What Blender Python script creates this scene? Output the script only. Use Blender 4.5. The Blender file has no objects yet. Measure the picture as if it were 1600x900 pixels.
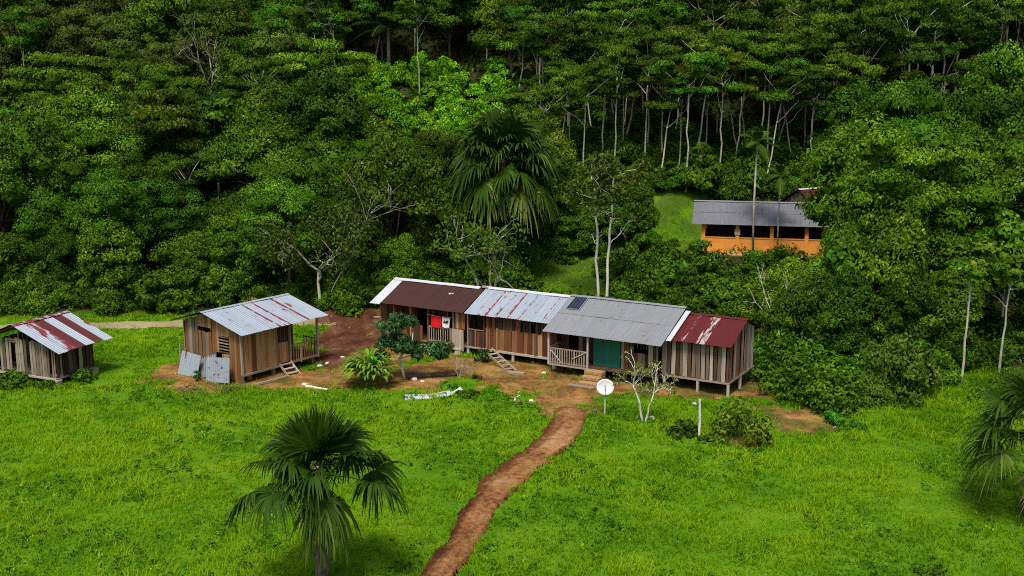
import bpy, math, random
import numpy as np
from mathutils import Vector, Matrix, Quaternion

# ------------------------------------------------------------------ camera, sky, sun, exposure
scene = bpy.context.scene
C = scene.collection
FPX, PITCH, CAMH = 1745.7, 0.192, 19.0          # focal length in photo pixels, downward tilt, drone height
cam = bpy.data.cameras.new('camera'); cam_o = bpy.data.objects.new('camera', cam); C.objects.link(cam_o)
cam.sensor_width = 36.0; cam.lens = FPX / 1600 * 36.0; cam.clip_end = 2000; cam.clip_start = 0.5
cam_o.location = (0, 0, CAMH); cam_o.rotation_euler = (math.pi/2 - PITCH, 0, 0)
scene.camera = cam_o
SUN_ELEV, SUN_AZ = math.radians(63), math.atan2(-0.25, -1.0)   # high veiled sun, behind the camera
world = bpy.data.worlds.new('World'); scene.world = world; world.use_nodes = True
wn = world.node_tree; wn.nodes.clear()
sky = wn.nodes.new('ShaderNodeTexSky'); sky.sky_type = 'NISHITA'; sky.sun_disc = False
sky.sun_elevation = SUN_ELEV; sky.sun_rotation = SUN_AZ; sky.dust_density = 4.0; sky.ozone_density = 1.0; sky.air_density = 1.0
bg = wn.nodes.new('ShaderNodeBackground'); bg.inputs['Strength'].default_value = 0.06
wo = wn.nodes.new('ShaderNodeOutputWorld')
wn.links.new(sky.outputs[0], bg.inputs[0]); wn.links.new(bg.outputs[0], wo.inputs[0])
sl = bpy.data.lights.new('sun', 'SUN'); sl.energy = 1.5; sl.angle = math.radians(14); sl.color = (1.0, 0.95, 0.86)
so = bpy.data.objects.new('sun', sl); C.objects.link(so)
sdir = Vector((math.sin(SUN_AZ)*math.cos(SUN_ELEV), math.cos(SUN_AZ)*math.cos(SUN_ELEV), math.sin(SUN_ELEV)))
so.rotation_euler = sdir.to_track_quat('Z', 'Y').to_euler(); so.location = (0, 0, 60)
scene.view_settings.view_transform = 'Standard'; scene.view_settings.look = 'None'
scene.view_settings.exposure = 1.28; scene.view_settings.gamma = 1.0; scene.view_settings.use_curve_mapping = False
scene.render.engine = 'CYCLES'
scene.cycles.max_bounces = 5; scene.cycles.diffuse_bounces = 3; scene.cycles.glossy_bounces = 2
scene.cycles.transmission_bounces = 3; scene.cycles.transparent_max_bounces = 4; scene.cycles.use_denoising = False; scene.cycles.filter_width = 1.0

RNG = np.random.default_rng(7); random.seed(7)

# ------------------------------------------------------------------ noise, terrain, pixel helpers
def _h(ix, iy, s):
    n = (ix.astype(np.int64)*374761393 + iy.astype(np.int64)*668265263 + s*1442695041) & 0x7fffffff
    n = ((n ^ (n >> 13))*1274126177) & 0x7fffffff
    return ((n ^ (n >> 16)) & 0xffff) / 65535.0
def vnoise(x, y, s=0):
    x = np.asarray(x, float); y = np.asarray(y, float)
    ix = np.floor(x); iy = np.floor(y); fx = x-ix; fy = y-iy
    fx = fx*fx*(3-2*fx); fy = fy*fy*(3-2*fy)
    a = _h(ix, iy, s); b = _h(ix+1, iy, s); c = _h(ix, iy+1, s); d = _h(ix+1, iy+1, s)
    return (a*(1-fx)+b*fx)*(1-fy) + (c*(1-fx)+d*fx)*fy
def fbm(x, y, s=0, o=3):
    r = 0; a = 0.5; t = 0
    for k in range(o):
        r = r + a*vnoise(np.asarray(x)*2**k, np.asarray(y)*2**k, s+k*17); t += a; a *= 0.5
    return r/t
PY = [-100, 78, 90, 100, 112, 125, 150, 180, 215, 260, 420]
PZ = [0, 0, 1.7, 3.0, 6.5, 10.5, 20, 34, 50, 68, 120]
def ground_z(x, y):
    x = np.asarray(x, float); y = np.asarray(y, float)
    z = np.interp(y, PY, PZ)
    rough = np.clip((y-84)/30, 0, 1)
    z = z + (fbm(x/9, y/9, 3)-0.5)*(0.25 + 2.4*rough)*np.clip((np.abs(y-68)-6)/14+0.35, 0.2, 1)
    z = z + np.clip((y-125)/40, 0, 1)*8*(fbm(x/60, y/60, 11, 2)-0.5)
    z = z - 0.5*np.exp(-((x-17.0)**2+(y-70.5)**2)/18.0)
    z = z - 0.22*np.exp(-((x-12.5)**2+(y-65.5)**2)/10.0)
    # levelled terrace under the orange house
    t = np.clip(1.6-np.hypot((x-22.5)/8.5, (y-103)/6.5), 0, 0.6)/0.6
    return z*(1-t) + 2.75*t
def project(x, y, z):
    zz = z-CAMH
    d = y*math.cos(PITCH) - zz*math.sin(PITCH); v = y*math.sin(PITCH) + zz*math.cos(PITCH)
    return 800 + FPX*x/d, 450 - FPX*v/d
def G(px, py):
    """ground point seen at a photo pixel"""
    dx = (px-800)/FPX; dv = (450-py)/FPX
    dy = math.cos(PITCH) + dv*math.sin(PITCH); dz = -math.sin(PITCH) + dv*math.cos(PITCH)
    t = 20.0
    while t < 400:
        if CAMH + dz*t <= float(ground_z(dx*t, dy*t)): break
        t += 0.25
    a, b = t-0.25, t
    for _ in range(12):
        m = (a+b)/2
        if CAMH + dz*m <= float(ground_z(dx*m, dy*m)): b = m
        else: a = m
    return Vector((dx*b, dy*b, float(ground_z(dx*b, dy*b))))
def at_depth(px, y):
    """ground point at photo column px, y metres away"""
    x = (px-800)/FPX*(y*math.cos(PITCH)+16*math.sin(PITCH)); return Vector((x, y, float(ground_z(x, y))))

# ------------------------------------------------------------------ object helpers
def tag(o, label=None, cat=None, group=None, kind=None):
    if label: o['label'] = label
    if cat: o['category'] = cat
    if group: o['group'] = group
    if kind: o['kind'] = kind
    return o
def link(o, parent=None):
    C.objects.link(o)
    if parent is not None: o.parent = parent
    return o
def empty(name, loc=(0, 0, 0), rz=0, label=None, cat=None, group=None):
    o = bpy.data.objects.new(name, None); o.empty_display_size = 0.3
    o.location = loc; o.rotation_euler = (0, 0, rz); link(o)
    return tag(o, label, cat, group)
def mesh_np(name, V, F, mat=None, tint=None, smooth=False):
    """V (n,3), F (m,3 or 4) or list of arrays"""
    V = np.asarray(V, np.float32); me = bpy.data.meshes.new(name)
    if isinstance(F, np.ndarray): Fs = [F]
    else: Fs = [np.asarray(f, np.int32) for f in F if len(f)]
    nl = sum(f.size for f in Fs); nf = sum(len(f) for f in Fs)
    me.vertices.add(len(V)); me.vertices.foreach_set('co', V.ravel())
    me.loops.add(nl); me.loops.foreach_set('vertex_index', np.concatenate([f.ravel() for f in Fs]).astype(np.int32))
    me.polygons.add(nf)
    tot = np.concatenate([np.full(len(f), f.shape[1], np.int32) for f in Fs])
    st = np.concatenate([[0], np.cumsum(tot)[:-1]]).astype(np.int32)
    me.polygons.foreach_set('loop_start', st); me.polygons.foreach_set('loop_total', tot)
    if smooth: me.polygons.foreach_set('use_smooth', np.ones(nf, bool))
    me.update(calc_edges=True)
    if tint is not None:
        a = me.attributes.new('tint', 'FLOAT', 'FACE'); a.data.foreach_set('value', np.asarray(tint, np.float32))
    if mat: me.materials.append(mat)
    return me
def obj(name, me, parent=None, loc=(0, 0, 0), rot=(0, 0, 0), scale=(1, 1, 1), color=None):
    o = bpy.data.objects.new(name, me); o.location = loc; o.rotation_euler = rot; o.scale = scale
    if color: o.color = (*color, 1)
    return link(o, parent)
class MB:
    """collects shapes into one mesh"""
    def __init__(s): s.v = []; s.f = []
    def add(s, v, f):
        n = len(s.v); s.v += [tuple(p) for p in v]; s.f += [tuple(i+n for i in q) for q in f]; return s
    def box(s, x0, x1, y0, y1, z0, z1):
        v = [(x, y, z) for z in (z0, z1) for x, y in ((x0, y0), (x1, y0), (x1, y1), (x0, y1))]
        return s.add(v, [(3, 2, 1, 0), (4, 5, 6, 7), (0, 1, 5, 4), (1, 2, 6, 5), (2, 3, 7, 6), (3, 0, 4, 7)])
    def tube(s, pts, rad, n=6, cap=True):
        pts = [Vector(p) for p in pts]; v = []; f = []
        for i, p in enumerate(pts):
            d = (pts[min(i+1, len(pts)-1)] - pts[max(i-1, 0)]).normalized()
            a = d.orthogonal().normalized() if i == 0 else (a0 - d*a0.dot(d)).normalized()
            a0 = a; b = d.cross(a); r = rad[i] if hasattr(rad, '__len__') else rad
            for k in range(n):
                t = 2*math.pi*k/n; v.append(p + (a*math.cos(t)+b*math.sin(t))*r)
        for i in range(len(pts)-1):
            for k in range(n):
                f.append((i*n+k, i*n+(k+1) % n, (i+1)*n+(k+1) % n, (i+1)*n+k))
        if cap: f.append(tuple(range(n))[::-1]); f.append(tuple((len(pts)-1)*n+k for k in range(n)))
        return s.add(v, f)
    def mesh(s, name, mat=None, smooth=False):
        me = bpy.data.meshes.new(name); me.from_pydata(s.v, [], s.f)
        if smooth: me.polygons.foreach_set('use_smooth', np.ones(len(s.f), bool))
        if mat: me.materials.append(mat)
        me.update(); return me
    def build(s, name, mat, parent=None, loc=(0, 0, 0), rot=(0, 0, 0), smooth=False):
        return obj(name, s.mesh(name, mat, smooth), parent, loc, rot)

# ------------------------------------------------------------------ materials
def newmat(name):
    m = bpy.data.materials.new(name); m.use_nodes = True; nt = m.node_tree; nt.nodes.clear()
    out = nt.nodes.new('ShaderNodeOutputMaterial'); return m, nt, out
class N:
    def __init__(s, nt): s.nt = nt
    def __call__(s, typ, **kw):
        n = s.nt.nodes.new('ShaderNode'+typ)
        for k, v in kw.items():
            if k in ('i',):
                for a, b in v.items():
                    if hasattr(b, 'is_linked') or isinstance(b, bpy.types.NodeSocket): s.nt.links.new(b, n.inputs[a])
                    else: n.inputs[a].default_value = b
            else: setattr(n, k, v)
        return n
    def ramp(s, fac, stops, interp='LINEAR'):
        r = s.nt.nodes.new('ShaderNodeValToRGB'); r.color_ramp.interpolation = interp
        e = r.color_ramp.elements
        while len(e) < len(stops): e.new(0.5)
        for k, (p, c) in enumerate(stops):
            e[k].position = p; e[k].color = (*c, 1) if len(c) == 3 else c
        s.nt.links.new(fac, r.inputs[0]); return r.outputs[0]
    def mix(s, fac, a, b, mode='MIX'):
        n = s.nt.nodes.new('ShaderNodeMix'); n.data_type = 'RGBA'; n.blend_type = mode
        for sock, v in ((n.inputs[0], fac), (n.inputs[6], a), (n.inputs[7], b)):
            if isinstance(v, bpy.types.NodeSocket): s.nt.links.new(v, sock)
            elif isinstance(v, (int, float)): sock.default_value = v
            else: sock.default_value = (*v, 1)
        return n.outputs[2]
    def math(s, op, a, b=0.0, clamp=False):
        n = s.nt.nodes.new('ShaderNodeMath'); n.operation = op; n.use_clamp = clamp
        for k, v in enumerate((a, b)):
            if isinstance(v, bpy.types.NodeSocket): s.nt.links.new(v, n.inputs[k])
            else: n.inputs[k].default_value = v
        return n.outputs[0]
    def noise(s, vec, scale, detail=3, rough=0.55):
        n = s.nt.nodes.new('ShaderNodeTexNoise'); n.inputs['Scale'].default_value = scale
        n.inputs['Detail'].default_value = detail; n.inputs['Roughness'].default_value = rough
        if vec is not None: s.nt.links.new(vec, n.inputs['Vector'])
        return n.outputs['Fac']
    def coords(s, scale=(1, 1, 1), rnd=True):
        tc = s('TexCoord'); mp = s('Mapping'); mp.inputs['Scale'].default_value = scale
        s.nt.links.new(tc.outputs['Object'], mp.inputs['Vector'])
        if not rnd: return mp.outputs[0]
        oi = s('ObjectInfo'); k = s.math('MULTIPLY', oi.outputs['Random'], 57.0)
        cb = s('CombineXYZ', i={'X': k, 'Y': k, 'Z': k}); ad = s('VectorMath', operation='ADD')
        s.nt.links.new(mp.outputs[0], ad.inputs[0]); s.nt.links.new(cb.outputs[0], ad.inputs[1]); return ad.outputs[0]
def principled(n, out, color, rough=0.8, spec=0.3, bump=None, bstr=0.3, bdist=0.05, metal=0.0):
    p = n('BsdfPrincipled'); p.inputs['Specular IOR Level'].default_value = spec; p.inputs['Metallic'].default_value = metal
    if isinstance(rough, bpy.types.NodeSocket): n.nt.links.new(rough, p.inputs['Roughness'])
    else: p.inputs['Roughness'].default_value = rough
    if isinstance(color, bpy.types.NodeSocket): n.nt.links.new(color, p.inputs['Base Color'])
    else: p.inputs['Base Color'].default_value = (*color, 1)
    if bump is not None:
        b = n('Bump'); b.inputs['Strength'].default_value = bstr; b.inputs['Distance'].default_value = bdist
        n.nt.links.new(bump, b.inputs['Height']); n.nt.links.new(b.outputs[0], p.inputs['Normal'])
    n.nt.links.new(p.outputs[0], out.inputs[0]); return p

def leaf_mat(name, stops, transl=0.10, rough=0.6, spec=0.10):
    m, nt, out = newmat(name); n = N(nt)
    at = n('Attribute', attribute_name='tint'); oi = n('ObjectInfo')
    c = n.ramp(at.outputs['Fac'], stops)
    c = n.mix(1.0, c, oi.outputs['Color'], 'MULTIPLY')
    hs = n('HueSaturation'); nt.links.new(c, hs.inputs['Color'])
    h = n.math('ADD', n.math('MULTIPLY', oi.outputs['Random'], 0.016), 0.490); nt.links.new(h, hs.inputs['Hue'])
    v = n.math('ADD', n.math('MULTIPLY', oi.outputs['Random'], 0.4), 0.8); nt.links.new(v, hs.inputs['Value'])
    c = hs.outputs[0]
    p = n('BsdfPrincipled'); nt.links.new(c, p.inputs['Base Color']); p.inputs['Roughness'].default_value = rough
    p.inputs['Specular IOR Level'].default_value = spec
    t = n('BsdfTranslucent'); nt.links.new(n.mix(1.0, c, (1.0, 1.1, 0.5), 'MULTIPLY'), t.inputs[0])
    mx = n('MixShader'); mx.inputs[0].default_value = transl
    nt.links.new(p.outputs[0], mx.inputs[1]); nt.links.new(t.outputs[0], mx.inputs[2]); nt.links.new(mx.outputs[0], out.inputs[0])
    return m
M = {}
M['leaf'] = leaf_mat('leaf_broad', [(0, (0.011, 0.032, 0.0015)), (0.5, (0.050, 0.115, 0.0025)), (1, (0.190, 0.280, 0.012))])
M['leaf_olive'] = leaf_mat('leaf_olive', [(0, (0.020, 0.030, 0.003)), (0.5, (0.062, 0.088, 0.008)), (1, (0.16, 0.18, 0.03))])
M['leaf_gloss'] = leaf_mat('leaf_glossy', [(0, (0.010, 0.036, 0.006)), (0.6, (0.03, 0.09, 0.010)), (1, (0.09, 0.18, 0.03))], 0.15, 0.42, 0.4)
M['leaf_bright'] = leaf_mat('leaf_bright', [(0, (0.05, 0.14, 0.008)), (0.5, (0.15, 0.31, 0.016)), (1, (0.30, 0.42, 0.05))], 0.3)
M['palm'] = leaf_mat('palm_frond', [(0, (0.007, 0.020, 0.0015)), (0.5, (0.030, 0.074, 0.004)), (0.8, (0.12, 0.15, 0.03)), (1, (0.24, 0.17, 0.06))], 0.10, 0.6, 0.08)
M['grass'] = leaf_mat('grass_blade', [(0, (0.055, 0.165, 0.001)), (0.45, (0.162, 0.335, 0.002)), (0.8, (0.225, 0.40, 0.004)), (1, (0.34, 0.36, 0.03))], 0.45, 0.7, 0.08)

def bark_mat(name, c0, c1, scale=6):
    m, nt, out = newmat(name); n = N(nt); co = n.coords((scale, scale, scale*0.35))
    f = n.noise(co, 1.0, 4, 0.65); c = n.ramp(f, [(0.3, c0), (0.7, c1)])
    principled(n, out, c, 0.9, 0.1, f, 0.5, 0.03); return m
M['bark_pale'] = bark_mat('bark_pale', (0.26, 0.24, 0.17), (0.60, 0.57, 0.45))
M['bark_white'] = bark_mat('bark_white', (0.40, 0.39, 0.30), (0.80, 0.78, 0.66))
M['bark'] = bark_mat('bark_brown', (0.04, 0.03, 0.02), (0.13, 0.105, 0.075))
M['bark_grey'] = bark_mat('bark_grey', (0.17, 0.15, 0.12), (0.42, 0.39, 0.32))
M['palm_trunk'] = bark_mat('palm_trunk', (0.05, 0.04, 0.03), (0.26, 0.21, 0.15), 8)

def wood_mat(name, stops, dark=0.35):
    """boards: every board (object) takes its own tone, with grain and stains along it"""
    m, nt, out = newmat(name); n = N(nt); oi = n('ObjectInfo')
    base = n.ramp(oi.outputs['Random'], stops)
    g = n.noise(n.coords((5, 5, 0.9)), 1.6, 5, 0.65)
    st = n.noise(n.coords((1.2, 1.2, 1.0)), 1.7, 3, 0.6)
    c = n.mix(n.ramp(g, [(0.35, (0, 0, 0)), (0.7, (1, 1, 1))]), n.mix(0.42, base, (0.03, 0.02, 0.012)), base)
    c = n.mix(n.math('MULTIPLY', n.ramp(st, [(0.45, (0, 0, 0)), (0.75, (1, 1, 1))]), dark), c, (0.03, 0.022, 0.016))
    principled(n, out, c, 0.85, 0.15, g, 0.35, 0.02); return m
M['wood_warm'] = wood_mat('wood_warm', [(0, (0.19, 0.078, 0.028)), (0.35, (0.34, 0.155, 0.058)), (0.7, (0.46, 0.235, 0.095)), (1, (0.55, 0.34, 0.165))], 0.22)
M['wood_red'] = wood_mat('wood_red', [(0, (0.09, 0.030, 0.013)), (0.4, (0.19, 0.065, 0.025)), (0.8, (0.27, 0.11, 0.045)), (1, (0.36, 0.19, 0.095))])
M['wood_grey'] = wood_mat('wood_grey', [(0, (0.10, 0.068, 0.052)), (0.35, (0.25, 0.19, 0.15)), (0.7, (0.42, 0.345, 0.27)), (1, (0.58, 0.51, 0.39))], 0.45)
M['wood_tan'] = wood_mat('wood_tan', [(0, (0.13, 0.095, 0.06)), (0.4, (0.25, 0.19, 0.125)), (0.8, (0.36, 0.29, 0.20)), (1, (0.46, 0.40, 0.30))], 0.45)
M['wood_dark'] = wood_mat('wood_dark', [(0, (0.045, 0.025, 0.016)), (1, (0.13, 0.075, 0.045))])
M['wood_pale'] = wood_mat('wood_pale', [(0, (0.33, 0.25, 0.19)), (0.5, (0.45, 0.37, 0.29)), (1, (0.60, 0.53, 0.43))], 0.2)
M['wood_white'] = wood_mat('wood_white', [(0, (0.48, 0.44, 0.38)), (1, (0.66, 0.63, 0.56))], 0.2)
M['wood_ochre'] = wood_mat('wood_ochre', [(0, (0.36, 0.21, 0.08)), (1, (0.48, 0.30, 0.13))], 0.25)

def tin_mat(name, clean, rust, amount, seam=0.0, rough=0.45, metal=0.25, scale=1.0, var=0.12, ys=6.5):
    """corrugated sheet; x across the sheet in metres, y 0..1 up the slope. Rust patches with their own shape, more along the seam."""
    m, nt, out = newmat(name); n = N(nt); oi = n('ObjectInfo')
    v = n.coords((2.2*scale, ys*scale, 1)); a = n.noise(v, 1.0, 5, 0.62)
    tc = n('TexCoord'); sx = n('SeparateXYZ'); nt.links.new(tc.outputs['Object'], sx.inputs[0])
    e = n.math('MULTIPLY', n.math('POWER', n.math('MULTIPLY', n.math('ABSOLUTE', n.math('SUBTRACT', sx.outputs['X'], 0.42)), 2.0), 3.0), seam)
    e2 = n.math('SUBTRACT', seam, n.math('MULTIPLY', n.math('ABSOLUTE', n.math('SUBTRACT', sx.outputs['X'], 0.80)), seam*6.0), True) if seam else e
    f = n.math('ADD', a, e2)
    f = n.math('ADD', f, n.math('MULTIPLY', n.math('SUBTRACT', oi.outputs['Random'], 0.5), var*1.5))
    msk = n.ramp(f, [(max(0.0, 1-amount-0.09), (0, 0, 0)), (max(0.01, 1-amount-0.02), (0.3, 0.3, 0.3)), (min(1.0, 1-amount+0.03), (1, 1, 1))])
    fine = n.noise(n.coords((9, 3, 9)), 1.0, 4, 0.6)
    cl = n.mix(fine, tuple(x*0.80 for x in clean), tuple(min(0.9, x*1.12) for x in clean))
    cl = n.mix(n.math('MULTIPLY', oi.outputs['Random'], var*1.6), cl, tuple(x*0.55 for x in clean))
    stn = n.noise(n.coords((5.0, 0.8, 1)), 1.4, 3, 0.5)
    cl = n.mix(n.math('MULTIPLY', n.ramp(stn, [(0.5, (0, 0, 0)), (0.75, (1, 1, 1))]), 0.45), cl, tuple(x*0.62 for x in clean))
    ru = n.mix(fine, tuple(x*0.6 for x in rust), tuple(x*1.35 for x in rust))
    c = n.mix(msk, cl, ru)
    r = n.math('ADD', n.math('MULTIPLY', msk, 0.4), rough, True)
    p = principled(n, out, c, r, 0.3)
    mt = n.math('MULTIPLY', n.math('SUBTRACT', 1.0, msk), metal); nt.links.new(mt, p.inputs['Metallic'])
    return m
TINW = (0.36, 0.415, 0.475)
M['tin'] = tin_mat('tin_clean', TINW, (0.13, 0.02, 0.018), 0.30)
M['tin_seam'] = tin_mat('tin_seam_rust', TINW, (0.16, 0.022, 0.02), 0.33, 0.30)
M['tin_patch'] = tin_mat('tin_patch_rust', TINW, (0.15, 0.02, 0.02), 0.47, 0.12, scale=1.4, ys=2.6)
M['tin_rust'] = tin_mat('tin_rusted', TINW, (0.085, 0.016, 0.016), 0.80)
M['tin_brown'] = tin_mat('tin_brown', (0.2, 0.1, 0.08), (0.046, 0.0165, 0.013), 0.95, var=0.05)
M['tin_red'] = tin_mat('tin_red', (0.45, 0.36, 0.34), (0.088, 0.009, 0.010), 0.76, var=0.05)
M['tin_redpatch'] = tin_mat('tin_red_patch', (0.50, 0.46, 0.45), (0.10, 0.011, 0.011), 0.52, 0.0, scale=1.8, ys=1.5)
M['tin_grey'] = tin_mat('tin_grey', (0.23, 0.24, 0.255), (0.14, 0.14, 0.14), 0.30, rough=0.55, metal=0.1)
M['tin_slate'] = tin_mat('tin_slate', (0.17, 0.175, 0.195), (0.12, 0.12, 0.13), 0.35, rough=0.5, metal=0.1)
M['tin_white'] = tin_mat('tin_white', (0.56, 0.59, 0.62), (0.3, 0.3, 0.3), 0.2, metal=0.1)
def plain(name, c, rough=0.7, spec=0.3, var=0.25, scale=4.0, metal=0.0):
    m, nt, out = newmat(name); n = N(nt); f = n.noise(n.coords((scale,)*3), 1.0, 4, 0.6)
    principled(n, out, n.mix(f, tuple(x*(1-var) for x in c), tuple(min(1, x*(1+var)) for x in c)), rough, spec, f, 0.2, 0.02, metal); return m
def plaster(name, c):
    m, nt, out = newmat(name); n = N(nt); a = n.noise(n.coords((0.9, 0.9, 2.0)), 1.3, 5, 0.65); b = n.noise(n.coords((9, 9, 1.2)), 1.0, 4, 0.6)
    col = n.mix(n.ramp(a, [(0.35, (0, 0, 0)), (0.7, (1, 1, 1))]), tuple(x*0.72 for x in c), c)
    col = n.mix(n.math('MULTIPLY', n.ramp(b, [(0.52, (0, 0, 0)), (0.72, (1, 1, 1))]), 0.35), col, (0.30, 0.12, 0.04))
    principled(n, out, col, 0.85, 0.15, a, 0.2, 0.02); return m
M['orange'] = plaster('orange_plaster', (0.86, 0.34, 0.06))
M['green_paint'] = plain('green_paint', (0.012, 0.13, 0.085), 0.6, 0.3, 0.3, 3)
M['concrete'] = plain('concrete', (0.36, 0.31, 0.24), 0.9, 0.2, 0.3, 5)
M['stone'] = plain('stone', (0.55, 0.52, 0.46), 0.9, 0.2, 0.3, 9)
M['red_cloth'] = plain('red_cloth', (0.62, 0.015, 0.018), 0.9, 0.1, 0.15, 6)
M['white_cloth'] = plain('white_cloth', (0.72, 0.72, 0.72), 0.9, 0.1, 0.1, 6)
M['black_cloth'] = plain('black_cloth', (0.02, 0.02, 0.022), 0.9, 0.1, 0.2, 6)
M['dish'] = plain('dish_enamel', (0.62, 0.64, 0.68), 0.45, 0.4, 0.08, 3)
M['metal_dark'] = plain('metal_dark', (0.06, 0.06, 0.06), 0.5, 0.4, 0.2, 5)
M['solar'] = plain('solar_cell', (0.012, 0.016, 0.035), 0.25, 0.5, 0.3, 6)
M['solar_frame'] = plain('solar_frame', (0.30, 0.31, 0.33), 0.4, 0.5, 0.1, 6)
M['plastic_orange'] = plain('plastic_orange', (0.55, 0.16, 0.03), 0.5, 0.4, 0.15, 4)
M['room_shade'] = plain('room_shade', (0.05, 0.035, 0.025), 0.9, 0.1, 0.3, 2)  # interior shade of the orange house put into a wall colour

def ground_mat(name, stops, big=0.22, small=2.2, bump=0.25, bdist=0.1, attr=None):
    m, nt, out = newmat(name); n = N(nt); co = n.coords((1, 1, 1), False)
    a = n.noise(co, big, 4, 0.6); b = n.noise(co, small, 5, 0.7); d = n.noise(co, small*7, 3, 0.7)
    f = n.math('ADD', n.math('MULTIPLY', a, 0.5), n.math('ADD', n.math('MULTIPLY', b, 0.32), n.math('MULTIPLY', d, 0.18)))
    c = n.ramp(f, stops)
    if attr:
        at = n('Attribute', attribute_name='tint'); c = n.mix(at.outputs['Fac'], c, n.ramp(f, attr))
    principled(n, out, c, 0.95, 0.1, n.math('ADD', b, d), bump, bdist); return m
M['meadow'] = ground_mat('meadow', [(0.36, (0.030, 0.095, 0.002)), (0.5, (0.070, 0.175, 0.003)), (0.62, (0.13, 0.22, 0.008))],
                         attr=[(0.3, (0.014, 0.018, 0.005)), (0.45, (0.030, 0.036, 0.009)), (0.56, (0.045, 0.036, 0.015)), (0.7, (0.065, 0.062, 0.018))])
M['dirt'] = ground_mat('dirt', [(0.38, (0.085, 0.034, 0.014)), (0.46, (0.20, 0.090, 0.028)), (0.53, (0.32, 0.160, 0.048)), (0.62, (0.41, 0.235, 0.085))], 0.45, 1.6, 0.6, 0.15,
                       attr=[(0.38, (0.035, 0.055, 0.006)), (0.5, (0.085, 0.085, 0.014)), (0.62, (0.15, 0.11, 0.035))])
M['soil'] = ground_mat('soil', [(0.38, (0.045, 0.016, 0.009)), (0.5, (0.105, 0.042, 0.022)), (0.62, (0.22, 0.11, 0.06))], 0.5, 1.3, 0.6, 0.25)
M['pathdirt'] = ground_mat('path_dirt', [(0.40, (0.10, 0.032, 0.012)), (0.46, (0.25, 0.098, 0.034)), (0.53, (0.41, 0.20, 0.078)), (0.62, (0.52, 0.32, 0.16))], 0.25, 4.0, 0.9, 0.12,
                          attr=[(0.4, (0.045, 0.017, 0.008)), (0.5, (0.12, 0.042, 0.016)), (0.62, (0.21, 0.085, 0.03))])
M['track'] = ground_mat('track_dirt', [(0.36, (0.15, 0.115, 0.055)), (0.5, (0.25, 0.20, 0.11)), (0.64, (0.32, 0.27, 0.17))], 0.4, 2.0)

# ------------------------------------------------------------------ dirt regions (world metres, from a site sketch)
def seg_dist(x, y, pts):
    """distance to a polyline with interpolated half width -> (dist/halfwidth, side offset)"""
    best = np.full(np.shape(x), 1e9); off = np.zeros(np.shape(x))
    for (x0, y0, w0), (x1, y1, w1) in zip(pts[:-1], pts[1:]):
        dx, dy = x1-x0, y1-y0; L2 = dx*dx+dy*dy
        t = np.clip(((x-x0)*dx+(y-y0)*dy)/L2, 0, 1); ex = x-(x0+t*dx); ey = y-(y0+t*dy)
        d = np.hypot(ex, ey); w = w0+(w1-w0)*t; q = d/w
        sgn = np.sign(dx*ey-dy*ex)
        off = np.where(q < best, sgn*q, off); best = np.minimum(best, q)
    return best, off
def px_poly(rows):
    out = []
    for xl, xr, y in rows:
        a, b = G(xl, y), G(xr, y); out.append(((a.x+b.x)/2, (a.y+b.y)/2, (b-a).length/2*1.0))
    return out
PATH = px_poly([(640, 690, 930), (662, 714, 897), (683, 738, 866), (704, 759, 831), (722, 776, 797), (748, 812, 762), (788, 848, 728), (838, 893, 693), (858, 914, 668), (862, 918, 648)])
TRACK = px_poly([(-60, -40, 511)])  # replaced below
TRACK = [(G(x, y).x, G(x, y).y, w) for x, y, w in ((-120, 516, 0.75), (40, 511, 0.75), (160, 509, 0.75), (285, 506, 0.75), (420, 503, 0.8), (520, 500, 1.2), (590, 497, 1.6))]
TRAIL = [(G(x, y).x, G(x, y).y, 0.35) for x, y in ((232, 604), (250, 628), (270, 655), (282, 690), (330, 730), (390, 770))]
def blobs(spec):
    out = []
    for px, py, rx, ry in spec:
        c = G(px, py); a = G(px+rx, py); b = G(px, py-ry); out.append((c.x, c.y, abs(a.x-c.x), abs(b.y-c.y)))
    return out
YARD = blobs([(880, 610, 75, 36), (800, 588, 75, 26), (880, 635, 42, 16), (720, 575, 95, 20), (640, 590, 80, 22), (960, 598, 90, 24), (1060, 604, 110, 20), (1170, 606, 70, 20),
              (1240, 655, 62, 22), (1160, 690, 48, 12), (430, 592, 85, 18), (330, 588, 75, 22), (280, 582, 62, 18), (500, 592, 60, 20), (560, 585, 60, 18), (600, 560, 60, 18), (700, 545, 60, 18), (850, 560, 100, 20)])
SOIL = blobs([(555, 530, 62, 26), (545, 500, 48, 10), (590, 515, 50, 22), (530, 560, 40, 12), (560, 490, 60, 6)])
def blob_f(x, y, B):
    f = np.full(np.shape(x), -9.0)
    for cx, cy, rx, ry in B: f = np.maximum(f, 1-np.hypot((x-cx)/rx, (y-cy)/ry))
    return f
def yard_f(x, y): return blob_f(x, y, YARD) + (fbm(x/1.0, y/1.0, 21, 4)-0.5)*1.25 - 0.07
def soil_f(x, y): return blob_f(x, y, SOIL) + (fbm(x/1.1, y/1.1, 31)-0.5)*0.5
def path_f(x, y):
    q, s = seg_dist(x, y, PATH); return 1-q + (fbm(x/0.16, y/0.16, 41, 3)-0.5)*0.5 + (fbm(x/2.4, y/2.4, 43, 2)-0.5)*0.4 - 0.02
def track_f(x, y):
    q, s = seg_dist(x, y, TRACK); return 1-q + (fbm(x/1.2, y/1.2, 51)-0.5)*0.4
def dirt_any(x, y): return np.maximum(np.maximum(yard_f(x, y), soil_f(x, y)), np.maximum(path_f(x, y), track_f(x, y)))

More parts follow.
